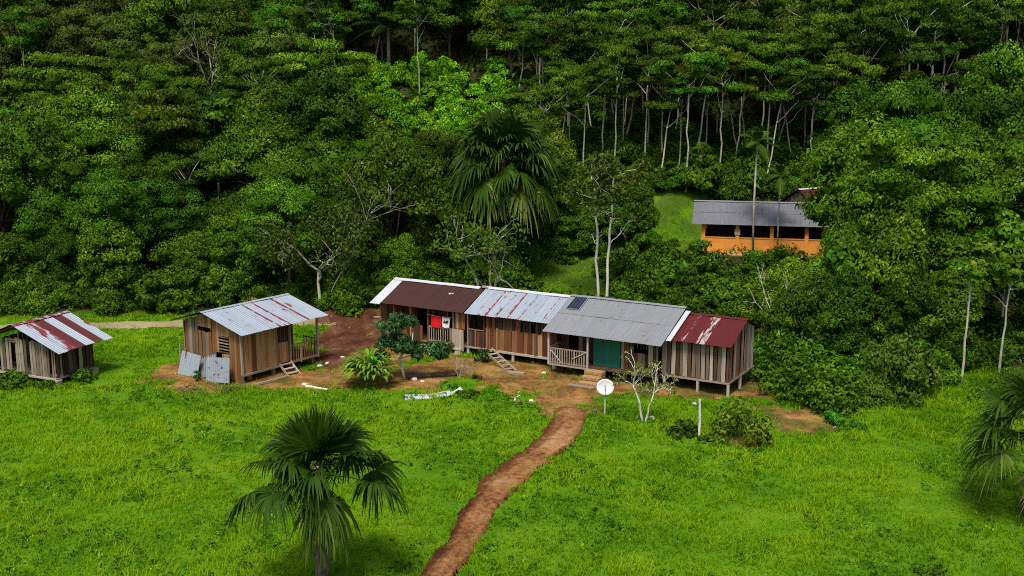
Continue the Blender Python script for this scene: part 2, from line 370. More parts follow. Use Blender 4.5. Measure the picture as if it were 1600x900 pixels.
# ------------------------------------------------------------------ ground
def grid_mesh(name, xs, ys, zf, mat, attr=None, smooth=True):
    X, Y = np.meshgrid(xs, ys); Z = zf(X, Y); nx, ny = len(xs), len(ys)
    V = np.stack([X, Y, Z], -1).reshape(-1, 3); i = np.arange(nx*ny).reshape(ny, nx)
    F = np.stack([i[:-1, :-1], i[:-1, 1:], i[1:, 1:], i[1:, :-1]], -1).reshape(-1, 4).astype(np.int32)
    me = mesh_np(name, V, F, mat, smooth=smooth)
    if attr is not None:
        a = me.attributes.new('tint', 'FLOAT', 'POINT'); a.data.foreach_set('value', attr(X, Y).ravel().astype(np.float32))
    return me
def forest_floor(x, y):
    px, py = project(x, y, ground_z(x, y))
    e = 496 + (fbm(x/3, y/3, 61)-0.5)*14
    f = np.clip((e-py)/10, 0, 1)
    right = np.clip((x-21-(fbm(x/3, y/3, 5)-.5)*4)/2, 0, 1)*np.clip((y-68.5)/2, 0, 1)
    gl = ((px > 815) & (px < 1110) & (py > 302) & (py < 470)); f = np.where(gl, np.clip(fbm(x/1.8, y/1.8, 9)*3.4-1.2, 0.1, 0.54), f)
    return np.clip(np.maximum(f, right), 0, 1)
xs = np.unique(np.concatenate([np.linspace(-420, -50, 38), np.arange(-50, 50.1, 0.5), np.linspace(50, 420, 38)]))
ys = np.unique(np.concatenate([np.linspace(-120, 34, 16), np.arange(34, 112, 0.5), np.arange(112, 230, 2.5), np.linspace(230, 520, 20)]))
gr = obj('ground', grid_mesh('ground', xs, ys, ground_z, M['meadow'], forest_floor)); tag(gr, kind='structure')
def patch(name, f, mat, bbox, step, lift, bumpf, attr=None):
    x0, x1, y0, y1 = bbox
    def zf(X, Y):
        m = np.clip(f(X, Y)/0.12, -1, 1)
        return ground_z(X, Y) + np.where(m > 0, 0.012+lift*m, 0.012+0.25*m) + bumpf(X, Y)*np.clip(m, 0, 1)
    xs = np.arange(x0, x1, step); ys = np.arange(y0, y1, step)
    me = grid_mesh(name, xs, ys, zf, mat, attr)
    # drop faces wholly outside the patch
    import bmesh
    bm = bmesh.new(); bm.from_mesh(me); bm.verts.ensure_lookup_table()
    co = np.array([v.co[:] for v in bm.verts]); m = f(co[:, 0], co[:, 1]) < -0.13
    bmesh.ops.delete(bm, geom=[bm.verts[i] for i in np.nonzero(m)[0]], context='VERTS'); bm.to_mesh(me); bm.free()
    o = obj(name, me); return tag(o, kind='structure')
def bbox_of(B, pad=1.5):
    return (min(b[0]-b[2] for b in B)-pad, max(b[0]+b[2] for b in B)+pad, min(b[1]-b[3] for b in B)-pad, max(b[1]+b[3] for b in B)+pad)
def yard_attr(X, Y):
    px, py = project(X, Y, 0)
    g = np.clip((px-920)/90, 0, 1)*0.95 + np.clip((py-612)/20, 0, 1)*0.4*(px > 700)
    g = np.maximum(g, 0.55*np.clip((690-px)/60, 0, 1)); g = np.maximum(g, 0.35)
    return np.clip(g*(fbm(X/1.3, Y/1.3, 71, 4)*3.6-1.1), 0, 1)
patch('dirt_yard', yard_f, M['dirt'], bbox_of(YARD), 0.22, 0.03, lambda x, y: (fbm(x/0.5, y/0.5, 81)-0.5)*0.10, yard_attr)
patch('dug_soil', soil_f, M['soil'], bbox_of(SOIL), 0.20, 0.10, lambda x, y: (fbm(x/0.6, y/0.6, 91)-0.4)*0.55)
pb = (min(p[0] for p in PATH)-3, max(p[0] for p in PATH)+3, min(p[1] for p in PATH)-1, max(p[1] for p in PATH)+2)
def path_attr(x, y):
    q, s = seg_dist(x, y, PATH); n = 0.95*(fbm(s*3.2+20, y/1.8, 105)-0.5)+0.7*(fbm(x/0.3, y/0.3, 106)-0.5)
    return np.clip(0.85*np.clip((s-0.15)/0.5, 0, 1)+0.7*np.clip((np.abs(s)-0.7)/0.3, 0, 1)+n*1.3-0.05, 0, 1)
def path_bump(x, y):
    q, s = seg_dist(x, y, PATH)
    return fbm(s*3.0+20, y/1.6, 103)*0.16 + fbm(x/0.3, y/0.3, 101)*0.09 + 0.04*(1+np.cos(s*5.5))
patch('dirt_path', path_f, M['pathdirt'], pb, 0.09, 0.03, path_bump, path_attr)
tb = (min(p[0] for p in TRACK)-2, max(p[0] for p in TRACK)+2, min(p[1] for p in TRACK)-3, max(p[1] for p in TRACK)+3)
patch('dirt_track', track_f, M['track'], tb, 0.3, 0.02, lambda x, y: (fbm(x/0.5, y/0.5, 111)-0.5)*0.06)

# ------------------------------------------------------------------ grass (uncountable)
def grass(name, n, y0, y1, h0, h1, wid, seed, label, keep=None):
    r = np.random.default_rng(seed)
    m = n//7; by = r.uniform(y0, y1, m); bx = r.uniform(-1, 1, m)*(0.49*by+9); k = r.integers(0, m, n)     # blades come in bunches
    x = bx[k]+r.normal(0, 0.16, n); y = by[k]+r.normal(0, 0.16, n)
    pe = path_f(x, y); ok = (np.maximum(np.maximum(yard_f(x, y), soil_f(x, y)), track_f(x, y)) < 0.06 + 0.5*(r.random(n) < 0.10)) & (pe < 0.10+0.6*r.random(n)**2.2) & (forest_floor(x, y) < 0.35+0.5*r.random(n))
    if keep is not None: ok &= keep(x, y, r)
    x, y = x[ok], y[ok]; n = len(x); z = ground_z(x, y)
    big = fbm(x/4.5, y/4.5, 121); sm = fbm(x/0.9, y/0.9, 131)
    worn = np.clip((fbm(x/3.2, y/3.2, 141)-0.60)*8, 0, 1); worn = np.maximum(worn, np.clip(1.6-1.6*seg_dist(x+0.5*(sm-0.5), y, TRAIL)[0], 0, 1)*1.3); h = (h0+(h1-h0)*r.random(n)**1.5)*(0.35+1.3*sm)*(0.6+0.8*big)*(1-0.55*np.minimum(worn, 1.3))
    tall = np.clip((x-17)/6, 0, 1)*np.clip((y-52)/8, 0, 1); h = h*(1+0.9*tall)
    a = r.uniform(0, 2*math.pi, n); lean = r.uniform(0.5, 1.5, n)*h
    d = np.stack([np.cos(a), np.sin(a), 0*a], 1); s = np.stack([-np.sin(a), np.cos(a), 0*a], 1)*(wid*(y/50)**0.7*r.uniform(0.6, 1.3, n))[:, None]
    b = np.stack([x, y, z-0.02], 1); up = np.array([0, 0, 1.0])
    mid = b + d*(lean*0.35)[:, None] + up*(h*0.62)[:, None]; tip = b + d*lean[:, None] + up*(h*0.85)[:, None]
    V = np.stack([b-s, b+s, mid+s*0.8, mid-s*0.8, tip], 1).reshape(-1, 3); i = (np.arange(n)*5)[:, None]
    Fq = i+np.array([0, 1, 2, 3]); Ft = i+np.array([3, 2, 4])
    t = np.clip(0.38+0.42*(big-0.5)*3.2+0.42*(vnoise(x/1.7, y/1.7, 151)-0.5)+0.35*(sm-0.5)*2.6+r.normal(0, 0.10, n)+0.14*(r.random(n) < 0.08), 0, 1)
    px = project(x, y, z)[0]
    t = np.minimum(0.82, np.clip(t + 0.16*worn*r.random(n) + 0.12*((px < 760) & (y < 60)) - 0.10*tall, 0, 1))
    o = obj(name, mesh_np(name, V, [Fq.astype(np.int32), Ft.astype(np.int32)], M['grass'], np.concatenate([t, t])))
    return tag(o, label, 'grass', kind='stuff')
grass('slope_grass', 50000, 88, 113, 0.10, 0.32, 0.020, 2, 'rough grass on the open slope left of the orange house')
grass('meadow_grass', 430000, 37, 90, 0.09, 0.34, 0.020, 1, 'bright green meadow grass covering the clearing and the slope')

# ------------------------------------------------------------------ foliage tools
UP = np.array([0, 0, 1.0])
def norm(a): return a/np.maximum(np.linalg.norm(a, axis=-1, keepdims=True), 1e-9)
def leaf_quads(c, nrm, size, r, asp=0.55, droop=0.25, dirs=None):
    n = len(c); t = dirs if dirs is not None else r.normal(size=(n, 3))
    t = norm(t - nrm*(t*nrm).sum(1, keepdims=True)); t = norm(t - UP*droop)
    s = norm(np.cross(nrm, t)); sz = size[:, None]
    V = np.stack([c-t*sz*0.5, c+s*sz*asp*0.5+nrm*sz*0.07, c+t*sz*0.55-UP*sz*0.12, c-s*sz*asp*0.5+nrm*sz*0.07], 1).reshape(-1, 3)
    F = (np.arange(n)*4)[:, None]+np.arange(4); return V, F.astype(np.int32)
def join(parts):
    V = []; F = []; T = []; o = 0
    for v, f, t in parts: V.append(v); F.append(f+o); T.append(t); o += len(v)
    return np.concatenate(V), np.concatenate(F), np.concatenate(T)
def clump_leaves(cs, rc, per, r, size, flat=0.55, asp=0.55, lo=-0.25, spread=0.55):
    """leaves on the upper shells of clumps. returns V,F,tint"""
    k = len(cs); n = k*per; ci = np.repeat(np.arange(k), per)
    z = r.uniform(lo, 1, n); a = r.uniform(0, 2*math.pi, n); q = np.sqrt(1-np.clip(z, -1, 1)**2)
    d = np.stack([q*np.cos(a), q*np.sin(a), z], 1)
    rad = rc[ci]*(0.55+0.5*r.random(n)**0.6)
    p = cs[ci] + d*rad[:, None]*np.array([1, 1, flat])
    nr = norm(d*np.array([1, 1, 1.1]) + UP*0.25 + r.normal(0, spread*0.75, (n, 3)))
    sz = size*r.uniform(0.6, 1.35, n)
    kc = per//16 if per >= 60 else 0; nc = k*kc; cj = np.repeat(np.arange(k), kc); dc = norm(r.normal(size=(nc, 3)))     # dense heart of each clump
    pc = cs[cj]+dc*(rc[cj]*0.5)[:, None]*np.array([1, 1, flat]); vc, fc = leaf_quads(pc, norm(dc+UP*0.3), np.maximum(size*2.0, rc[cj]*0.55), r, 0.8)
    V, F = leaf_quads(p, nr, sz, r, asp)
    ct = r.normal(0, 0.10, k)[ci]
    t = np.clip(0.42 + ct + r.normal(0, 0.13, n) + 0.3*(r.random(n) < 0.03), 0, 1)
    return join([(V, F, t), (vc, fc, np.full(nc, 0.3))])  # heart leaves get a darker tint, inner shade put into their colour
def limb_points(a, b, r, wob=0.12, n=4, sag=0.0):
    a = np.array(a, float); b = np.array(b, float); L = np.linalg.norm(b-a)
    P = [a+(b-a)*t + r.normal(0, wob*L*0.25, 3)*math.sin(math.pi*t) + UP*sag*L*math.sin(math.pi*t) for t in np.linspace(0, 1, n)]
    return P

def crown_dome(seed, H, R, base, n_cl, per, leaf, flat=0.5, trunk_r=0.16, fork=0.5, mat='leaf', bark='bark', lean=0.0, layered=0.0, rcf=0.33, asp=0.55, cone=0.0):
    """broadleaf tree: total height H, crown radius R, crown starting at height base. returns (trunk mesh, crown mesh)"""
    r = np.random.default_rng(seed); Hc = H-base
    # clump centres over the crown's outer volume, a few inside
    cs = []
    tries = 0
    rc0 = R*rcf
    while len(cs) < n_cl and tries < 6000:
        tries += 1
        d = norm(r.normal(size=3)); 
        if d[2] < -0.35: continue
        rr = (0.55+0.45*r.random()**0.5)
        ang = math.atan2(d[1], d[0]); lob = 0.80+0.28*math.sin(ang*2+seed)+0.16*math.sin(ang*3+seed*1.7)
        p = np.array([d[0]*R*rr*lob, d[1]*R*rr*lob, base+Hc*(0.36+0.60*d[2]*rr*(1-cone*0.3))])
        if layered: p[2] = base + round((p[2]-base)/(Hc*layered))*(Hc*layered) + r.normal(0, Hc*0.025)
        if any(np.linalg.norm((p-c)/np.array([1, 1, 0.75])) < rc0*0.62 for c in cs): continue
        cs.append(p)
    cs = np.array(cs); cs[:, 0] += lean*(cs[:, 2]/H)
    rc = rc0*r.uniform(0.7, 1.3, len(cs))
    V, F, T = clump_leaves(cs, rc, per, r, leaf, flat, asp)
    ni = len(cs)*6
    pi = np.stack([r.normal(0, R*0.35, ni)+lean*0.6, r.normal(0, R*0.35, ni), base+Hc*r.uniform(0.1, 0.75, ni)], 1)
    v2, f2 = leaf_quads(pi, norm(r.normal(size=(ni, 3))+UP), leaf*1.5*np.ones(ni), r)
    V, F, T = join([(V, F, T), (v2, f2, np.full(ni, 0.12))])  # fill leaves inside the crown tinted dark to deepen its shade
    crown = mesh_np('crown', V, F, M[mat], T)
    mb = MB(); fz = base*fork+0.2*H*(1-fork)
    mb.tube(limb_points((0, 0, -0.3), (lean*0.5, 0, max(fz, 0.6)), r, 0.05, 5), np.linspace(trunk_r, trunk_r*0.7, 5), 7)
    order = r.permutation(len(cs))[:9]
    for j in order:
        a = np.array([lean*0.5, 0, max(fz, 0.6)*r.uniform(0.85, 1.0)])
        mb.tube(limb_points(a, cs[j]-UP*rc[j]*0.2, r, 0.25, 5, 0.06), np.linspace(trunk_r*0.55, trunk_r*0.12, 5), 5, False)
    return mb.mesh('trunk', M[bark], True), crown

def slender(seed, H, R, Hc, n_cl, per, leaf, mat='leaf', bark='bark_pale', trunk_r=0.13, lean=0.5, fork=True, flat=0.45):
    """tall tree on a long bare trunk, flat-topped crown"""
    r = np.random.default_rng(seed); base = H-Hc
    top = np.array([r.normal(0, lean), r.normal(0, lean), base+Hc*0.25])
    cs = np.stack([r.normal(0, R*0.5, n_cl)+top[0], r.normal(0, R*0.5, n_cl)+top[1], base+Hc*r.uniform(0.1, 0.95, n_cl)], 1)
    rc = R*0.36*r.uniform(0.7, 1.3, n_cl)
    V, F, T = clump_leaves(cs, rc, per, r, leaf, flat)
    crown = mesh_np('crown', V, F, M[mat], T); mb = MB()
    P = limb_points((0, 0, -0.4), top, r, 0.022, 8); mb.tube(P, np.linspace(trunk_r, trunk_r*0.55, 8), 7)
    for j in range(min(n_cl, 7)):
        a = P[-1] if j < 3 else P[-2]+(P[-1]-P[-2])*r.random()
        mb.tube(limb_points(a, cs[j], r, 0.2, 4), np.linspace(trunk_r*0.5, trunk_r*0.12, 4), 5, False)
    if fork:
        a = P[-3]; e = a+np.array([r.normal(0, 1.0), r.normal(0, 1.0), Hc*0.5]); mb.tube(limb_points(a, e, r, 0.15, 4), np.linspace(trunk_r*0.5, trunk_r*0.15, 4), 5, False)
    return mb.mesh('trunk', M[bark], True), crown

def branchy(mb, a, d, L, rad, depth, r, tips, spread=0.6, up=0.25, minr=0.012, nsub=(2, 4)):
    """recursive bare branches"""
    d = norm(np.array(d, float)); e = np.array(a)+d*L
    P = limb_points(a, e, r, 0.16, 4); mb.tube(P, np.linspace(rad, max(minr, rad*0.6), 4), 6 if rad > 0.05 else 4, False)
    if depth == 0: tips.append((e, d)); return
    for k in range(r.integers(nsub[0], nsub[1])):
        nd = norm(d + r.normal(0, spread, 3) + UP*up); st = P[-1] if k < 2 else P[-2]
        branchy(mb, st, nd, L*r.uniform(0.55, 0.8), max(minr, rad*0.62), depth-1, r, tips, spread, up, minr, nsub)

def shrub(seed, R, H, n_cl, per, leaf, mat='leaf', asp=0.55, stems=True):
    r = np.random.default_rng(seed)
    a = r.uniform(0, 2*math.pi, n_cl); q = np.sqrt(r.random(n_cl)); z = (1-q**2*0.75)*r.uniform(0.35, 1.0, n_cl)
    cs = np.stack([q*R*np.cos(a)*0.8, q*R*np.sin(a)*0.8, H*0.82*z], 1); rc = R*0.34*r.uniform(0.7, 1.3, n_cl)
    V, F, T = clump_leaves(cs, rc, per, r, leaf, 0.7, asp, -0.5, 0.7)
    return mesh_np('foliage', V, F, M[mat], T), cs
def stems_mesh(cs, r, bark='bark', rad=0.03, n=7):
    mb = MB()
    for c in cs[:n]: mb.tube(limb_points((r.normal(0, 0.08), r.normal(0, 0.08), -0.1), c, r, 0.2, 4), np.linspace(rad, rad*0.3, 4), 5, False)
    return mb.mesh('stem', M[bark], True)

def put_tree(name, proto, loc, label, group=None, s=1.0, sz=None, rz=None, color=(1, 1, 1), cat='tree', parts=('trunk', 'crown')):
    root = empty(name, loc, random.uniform(0, 6.28) if rz is None else rz, label, cat, group)
    for nm, me in zip(parts, proto):
        if me is None: continue
        o = obj(nm, me, root, scale=(s, s, sz or s))
        if nm != 'trunk' and nm != 'stem': o.color = (*color, 1)
    return root

# ------------------------------------------------------------------ building kit
_boxes = {}
def unit_box(mat, var=0):
    """unit board: x,y centred, z 0..1, slightly skewed top so that no two boards end alike"""
    k = (mat, var)
    if k not in _boxes:
        sk = (0, 0.012, -0.015)[var]
        v = [(-.5, -.5, 0), (.5, -.5, sk*.5), (.5, .5, sk*.5), (-.5, .5, 0), (-.5, -.5, 1-abs(sk)+sk), (.5, -.5, 1-abs(sk)-sk), (.5, .5, 1-abs(sk)-sk), (-.5, .5, 1-abs(sk)+sk)]
        me = bpy.data.meshes.new('board'); me.from_pydata(v, [], [(3, 2, 1, 0), (4, 5, 6, 7), (0, 1, 5, 4), (1, 2, 6, 5), (2, 3, 7, 6), (3, 0, 4, 7)])
        me.materials.append(M[mat]); _boxes[k] = me
    return _boxes[k]
def board(parent, name, p, width, thick, h, mat, rz=0.0, tilt=0.0):
    return obj(name, unit_box(mat, random.randrange(3)), parent, p, (random.gauss(0, 0.004), tilt or random.gauss(0, 0.007), rz), (width, thick, h))
def beam(parent, name, a, b, w, h, mat):
    """square timber from a to b"""
    a = Vector(a); b = Vector(b); d = b-a
    q = d.to_track_quat('Z', 'Y'); o = obj(name, unit_box(mat, 0), parent, a, q.to_euler(), (w, h, d.length)); return o
def wall(parent, a, b, w0, top, mats, bw=0.24, gap=0.02, miss=0.0, thick=0.03, bot=None, name='wall_board', cut=None):
    """vertical boards from plan point a to b; top is a height or a function of the distance along"""
    a = Vector((a[0], a[1], 0)); b = Vector((b[0], b[1], 0)); L = (b-a).length; d = (b-a)/L; rz = math.atan2(d.y, d.x); s = 0.0
    nrm = Vector((d.y, -d.x, 0))
    while s < L-0.04:
        w = min(bw*random.uniform(0.7, 1.35), L-s); m = s+w/2
        if random.random() >= miss and w > 0.05:
            t = top(m) if callable(top) else top
            z0 = (bot(m) if callable(bot) else w0) - random.uniform(0, 0.05)
            segs = [(z0, t)]
            if cut:
                for (c0, c1, e0, e1) in cut:
                    if c0 <= m <= c1:
                        segs = [q for (p0, p1) in segs for q in ((p0, min(p1, e0)), (max(p0, e1), p1)) if q[1]-q[0] > 0.06]
            for z0, t in segs:
                p = a+d*m + nrm*random.uniform(0, 0.014)
                board(parent, name, (p.x, p.y, z0), w-gap*random.uniform(0.4, 1.6), thick, t-z0-random.uniform(0, 0.03), random.choice(mats), rz)
        s += w
_sheets = {}
def sheet_mesh(w, mat, waves=None):
    k = (round(w, 2), mat)
    if k not in _sheets:
        nw = max(3, round(w/0.19)); n = nw*4+1; x = np.linspace(0, w+0.03, n); z = 0.018*np.cos(x/w*nw*2*math.pi)
        V = [(xx, y, zz+off) for off in (0, -0.006) for y in (0, 1) for xx, zz in zip(x, z)]
        F = []
        for i in range(n-1):
            F.append((i, i+1, n+i+1, n+i)); F.append((2*n+i, 3*n+i, 3*n+i+1, 2*n+i+1))
            F.append((i, 2*n+i, 2*n+i+1, i+1)); F.append((n+i, n+i+1, 3*n+i+1, 3*n+i))
        F += [(0, n, 3*n, 2*n), (n-1, 3*n-1, 4*n-1, 2*n-1)]
        me = bpy.data.meshes.new('roof_sheet'); me.from_pydata(V, [], F); me.materials.append(M[mat]); _sheets[k] = me
    return _sheets[k]
def sheet(parent, name, p, width, length, pitch, mat, rz=0.0, jz=0.0):
    return obj(name, sheet_mesh(width, mat), parent, (p[0], p[1], p[2]+jz), (pitch+random.gauss(0, 0.004), 0, rz+random.gauss(0, 0.004)), (1, length, 1))
def slope(parent, u0, u1, ve, we, vr, wr, mats, rows=1, sw=0.85, ragged=0.05):
    n = max(1, round(abs(u1-u0)/sw)); w = abs(u1-u0)/n
    L = math.hypot(vr-ve, wr-we); pitch = math.atan2(wr-we, abs(vr-ve)); back = ve > vr
    for i in range(n):
        mat = mats[i % len(mats)] if isinstance(mats, (list, tuple)) else mats
        for k in range(rows):
            f0 = k/rows; l = L/rows + (0.10 if k < rows-1 else 0)
            if k == 0: e = random.uniform(0, ragged); 
            else: e = 0
            f = f0 - e/L; v = ve+(vr-ve)*f; ww = we+(wr-we)*f + 0.022*k + (0.008 if i % 2 else 0)
            if back: sheet(parent, 'roof_sheet', (u1-i*w, v, ww), w, l+e, pitch, mat, math.pi)
            else: sheet(parent, 'roof_sheet', (u0+i*w, v, ww), w, l+e, pitch, mat)
def ridge_cap(parent, u0, u1, v, w, mat, half=0.22, drop=0.10):
    mb = MB(); n = max(2, int((u1-u0)/1.8)+1)
    for i in range(n):
        a = u0+(u1-u0)*i/n; b = u0+(u1-u0)*(i+1)/n+0.05; z = 0.01*(i % 2)
        mb.add([(a, v-half, w-drop+z), (b, v-half, w-drop+z), (b, v, w+z), (a, v, w+z), (b, v+half, w-drop+z), (a, v+half, w-drop+z),
                (a, v-half, w-drop+z-.012), (b, v-half, w-drop+z-.012), (b, v, w+z-.012), (a, v, w+z-.012), (b, v+half, w-drop+z-.012), (a, v+half, w-drop+z-.012)],
               [(0, 1, 2, 3), (3, 2, 4, 5), (7, 6, 9, 8), (8, 9, 11, 10), (0, 6, 7, 1), (5, 4, 10, 11), (0, 3, 9, 6), (3, 5, 11, 9), (1, 7, 8, 2), (2, 8, 10, 4)])
    return mb.build('ridge_cap', mat, parent)
def railing(parent, a, b, w0, h, mat, step=0.17, diag=False, rail_mat=None):
    """railing part whose balusters are sub-parts"""
    a = Vector(a); b = Vector(b); L = (b-a).length; d = (b-a)/L; rz = math.atan2(d.y, d.x)
    mb = MB(); mb.box(0, L, -0.03, 0.03, h-0.07, h); mb.box(0, L, -0.03, 0.03, 0.02, 0.08)
    o = mb.build('railing', M[rail_mat or mat], parent, (a.x, a.y, w0), (0, 0, rz))
    n = int(L/step)
    for i in range(n):
        board(o, 'baluster', (0.06+i*(L-0.1)/max(1, n-1), random.uniform(-.01, .01)-0.012, -0.04), 0.055*random.uniform(0.8, 1.4), 0.02, h+0.03*random.random(), mat)
    if diag:
        for i in range(9):
            t = (i+0.5)/9; obj('baluster', unit_box('wood_white', 0), o, (0.12+t*0.75, -0.05, 0.80-0.78*t), (0, 0, 0), (0.10, 0.02, 0.09))
    return o
def post(parent, u, v, z0, z1, mat='wood_white', w=0.14): return board(parent, 'post', (u, v, z0), w, w, z1-z0, mat)
def pedestal(parent, u, v, z0, z1, mat='concrete', w0=0.5, w1=0.26):
    V = [(s*w/2, t*w/2, z) for z, w in ((z0, w0), (z0+(z1-z0)*0.75, w1*1.05), (z1-0.12, w1), (z1-0.1, w1*1.25), (z1, w1*1.2)) for s, t in ((-1, -1), (1, -1), (1, 1), (-1, 1))]
    F = [(i*4+k, i*4+(k+1) % 4, i*4+4+(k+1) % 4, i*4+4+k) for i in range(4) for k in range(4)] + [(3, 2, 1, 0), (16, 17, 18, 19)]
    return MB().add(V, F).build('pedestal', M[mat], parent, (u, v, 0))
def ladder(name, top, bot, width, steps, mat, label, side=None):
    """open stair: two stringers and treads, from world point top to bot"""
    top = Vector(top); bot = Vector(bot); d = top-bot; h = Vector((d.x, d.y, 0)).normalized(); s = Vector((-h.y, h.x, 0))*width/2
    root = empty(name, bot, 0, label, 'ladder')
    for sg in (-1, 1): beam(root, 'stringer', s*sg, d+s*sg, 0.05, 0.16, mat)
    rz = math.atan2(h.y, h.x)
    for k in range(steps):
        p = d*((k+0.7)/steps)*0.98; obj('tread', unit_box(mat, 0), root, (p.x, p.y, p.z), (0, 0, rz), (0.20, width, 0.04))
    return root

# ---- row of four houses on stilts (one line, u to the right along the front)
ROW = Vector((2.146, 70.661, 0)); RYAW = -0.518; RC, RS = math.cos(RYAW), math.sin(RYAW)
def row(u, v, w=0.0): return Vector((ROW.x+RC*u-RS*v, ROW.y+RS*u+RC*v, w))
def gz(u, v): p = row(u, v); return float(ground_z(p.x, p.y))
FL = 0.75
def row_house(name, u0, label): return empty(name, row(u0, 0), RYAW, label, 'house')
def deck(parent, u0, u1, v0, v1, w, mat='wood_dark'):
    n = max(2, int((u1-u0)/0.3))
    for i in range(n):
        a = u0+(u1-u0)*i/n; b = u0+(u1-u0)*(i+1)/n-0.015
        obj('floor_board', unit_box(mat, 0), parent, ((a+b)/2, (v0+v1)/2, w-0.06), (0, 0, 0), (b-a, v1-v0, 0.05))
def interior(parent, u0, u1, v, z0, z1): # dark planks added inside to keep wall gaps and openings dark
    wall(parent, (u0, v), (u1, v), z0, z1, ['wood_dark'], 0.30, 0.0, name='gap_backing_board')
def rake(vr, we, wr, ov): # roof underside height at depth v
    return lambda v: min(we+(wr-we)*(v-ov)/(vr-ov), we+(wr-we)*((2*vr-ov)-v)/(vr-ov)) - 0.06

# house with dark brown roof (left end of the row)
U = -13.2; h1 = row_house('stilt_house', U, 'plank house under a dark rust brown tin roof with washing on its porch')
L1 = 7.1; OV, VR, DEP = -0.44, 2.57, 4.94; WE, WR = 3.05, 4.26
slope(h1, 0.35, L1+0.05, OV, WE, VR, WR, ['tin_brown'], 1, 0.9)
slope(h1, -0.45, 0.35, OV-0.15, WE-0.06, VR, WR+0.03, ['tin_white'], 1, 0.8)
slope(h1, -0.3, L1, 2*VR-OV, WE, VR, WR, ['tin_brown'], 1, 0.9)
ridge_cap(h1, -0.45, L1-0.35, VR, WR+0.06, M['tin_white'], 0.30, 0.11)
obj('roof_patch', sheet_mesh(0.42, 'tin_white'), h1, (4.9, 1.35, WE+(WR-WE)*(1.35-OV)/(VR-OV)+0.035), (math.atan2(WR-WE, VR-OV), 0, 0.4), (1, 0.16, 1))
deck(h1, 0, L1, 0, DEP, FL)
rk = rake(VR, WE, WR, OV)
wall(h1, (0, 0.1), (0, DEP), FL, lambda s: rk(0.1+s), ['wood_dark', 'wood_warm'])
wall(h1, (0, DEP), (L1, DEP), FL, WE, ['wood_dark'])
wall(h1, (0, 1.5), (L1, 1.5), FL, WE+0.5, ['wood_dark', 'wood_red'], cut=[(2.2, 3.0, FL, 2.6), (4.6, 5.6, 1.6, 2.5)])
wall(h1, (0, 0), (3.6, 0), FL-0.2, FL+0.95, ['wood_red', 'wood_dark'])
for u in (0.08, 1.2, 2.6): post(h1, u, 0.02, FL, WE-0.05, 'wood_warm', 0.09)
post(h1, 4.05, 0.02, FL-0.3, WE-0.05, 'wood_warm', 0.11); post(h1, 6.15, 0.02, FL-0.3, WE-0.05, 'wood_pale', 0.10)
railing(h1, (4.1, 0, 0), (6.1, 0, 0), FL-0.05, 1.05, 'wood_pale', 0.18)
wall(h1, (5.9, -0.05), (7.05, -0.05), FL-0.4, FL+1.05, ['wood_tan', 'wood_pale'], 0.2)
wall(h1, (6.3, 0.02), (7.05, 0.02), FL+1.1, WE-0.06, ['wood_warm'], 0.2)
beam(h1, 'floor_beam', (0, 0.05, FL-0.12), (L1, 0.05, FL-0.12), 0.1, 0.14, 'wood_warm')
for u in (0.1, 2.4, 4.6): post(h1, u, 0.15, gz(U+u, 0.15)-0.1, FL-0.1, 'wood_grey', 0.16)
for u in (0.1, 2.4, 4.6, 6.9): post(h1, u, DEP-0.1, gz(U+u, DEP)-0.1, FL-0.1, 'wood_grey', 0.16)
pedestal(h1, 6.6, 0.0, gz(U+6.6, 0)-0.1, FL-0.3, 'concrete', 0.6, 0.4)

# house with white and rust striped roof
U = -6.0; h2 = row_house('stilt_house', U, 'reddish plank house under a whitish tin roof streaked with rust, second in the row')
L2 = 6.9; WE, WR = 3.08, 4.34
slope(h2, 0.12, L2-0.1, OV, WE, VR, WR, ['tin', 'tin_seam', 'tin_patch', 'tin_seam', 'tin_seam', 'tin', 'tin_seam', 'tin'], 1, 0.84, 0.08)
slope(h2, 0.1, L2-0.1, 2*VR-OV, WE, VR, WR, ['tin', 'tin_patch'], 1, 0.84)
ridge_cap(h2, 0.1, L2-0.15, VR, WR+0.05, M['tin_white'], 0.28, 0.10)
MB().box(-0.25, 0.3, VR-0.3, VR+0.3, WR-0.02, WR+0.03).build('ridge_patch', M['tin_redpatch'], h2)
deck(h2, 0, L2, 0, DEP, FL)
rk = rake(VR, WE, WR, OV)
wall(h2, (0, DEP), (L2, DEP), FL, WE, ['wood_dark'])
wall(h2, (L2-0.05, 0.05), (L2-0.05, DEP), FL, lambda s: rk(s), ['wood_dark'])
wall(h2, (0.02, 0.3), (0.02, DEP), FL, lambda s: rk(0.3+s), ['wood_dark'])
interior(h2, 0, 1.5, 1.4, FL, WE)
wall(h2, (0.1, 0), (1.42, 0), FL-0.05, FL+1.12, ['wood_red', 'wood_dark'], 0.3)
for u in (0.12, 0.72, 1.38): post(h2, u, -0.03, FL-0.05, FL+1.18 if u == 0.72 else WE-0.1, 'wood_grey', 0.07)
beam(h2, 'sill_rail', (0.1, -0.03, FL+1.15), (1.42, -0.03, FL+1.15), 0.06, 0.06, 'wood_warm')
wall(h2, (1.5, 0), (L2, 0), FL-0.05, FL+1.42, ['wood_red', 'wood_red', 'wood_red', 'wood_warm'], 0.30)
wall(h2, (1.5, 0.012), (L2, 0.012), FL+1.36, WE-0.08, ['wood_dark', 'wood_dark', 'wood_red'], 0.2, 0.05, 0.12, bot=None)
post(h2, 1.72, -0.05, FL-0.05, WE-0.2, 'wood_warm', 0.09); post(h2, 2.42, -0.05, FL-0.05, FL+1.5, 'wood_ochre', 0.10); post(h2, 5.35, -0.05, FL-0.02, FL+1.4, 'wood_tan', 0.17)
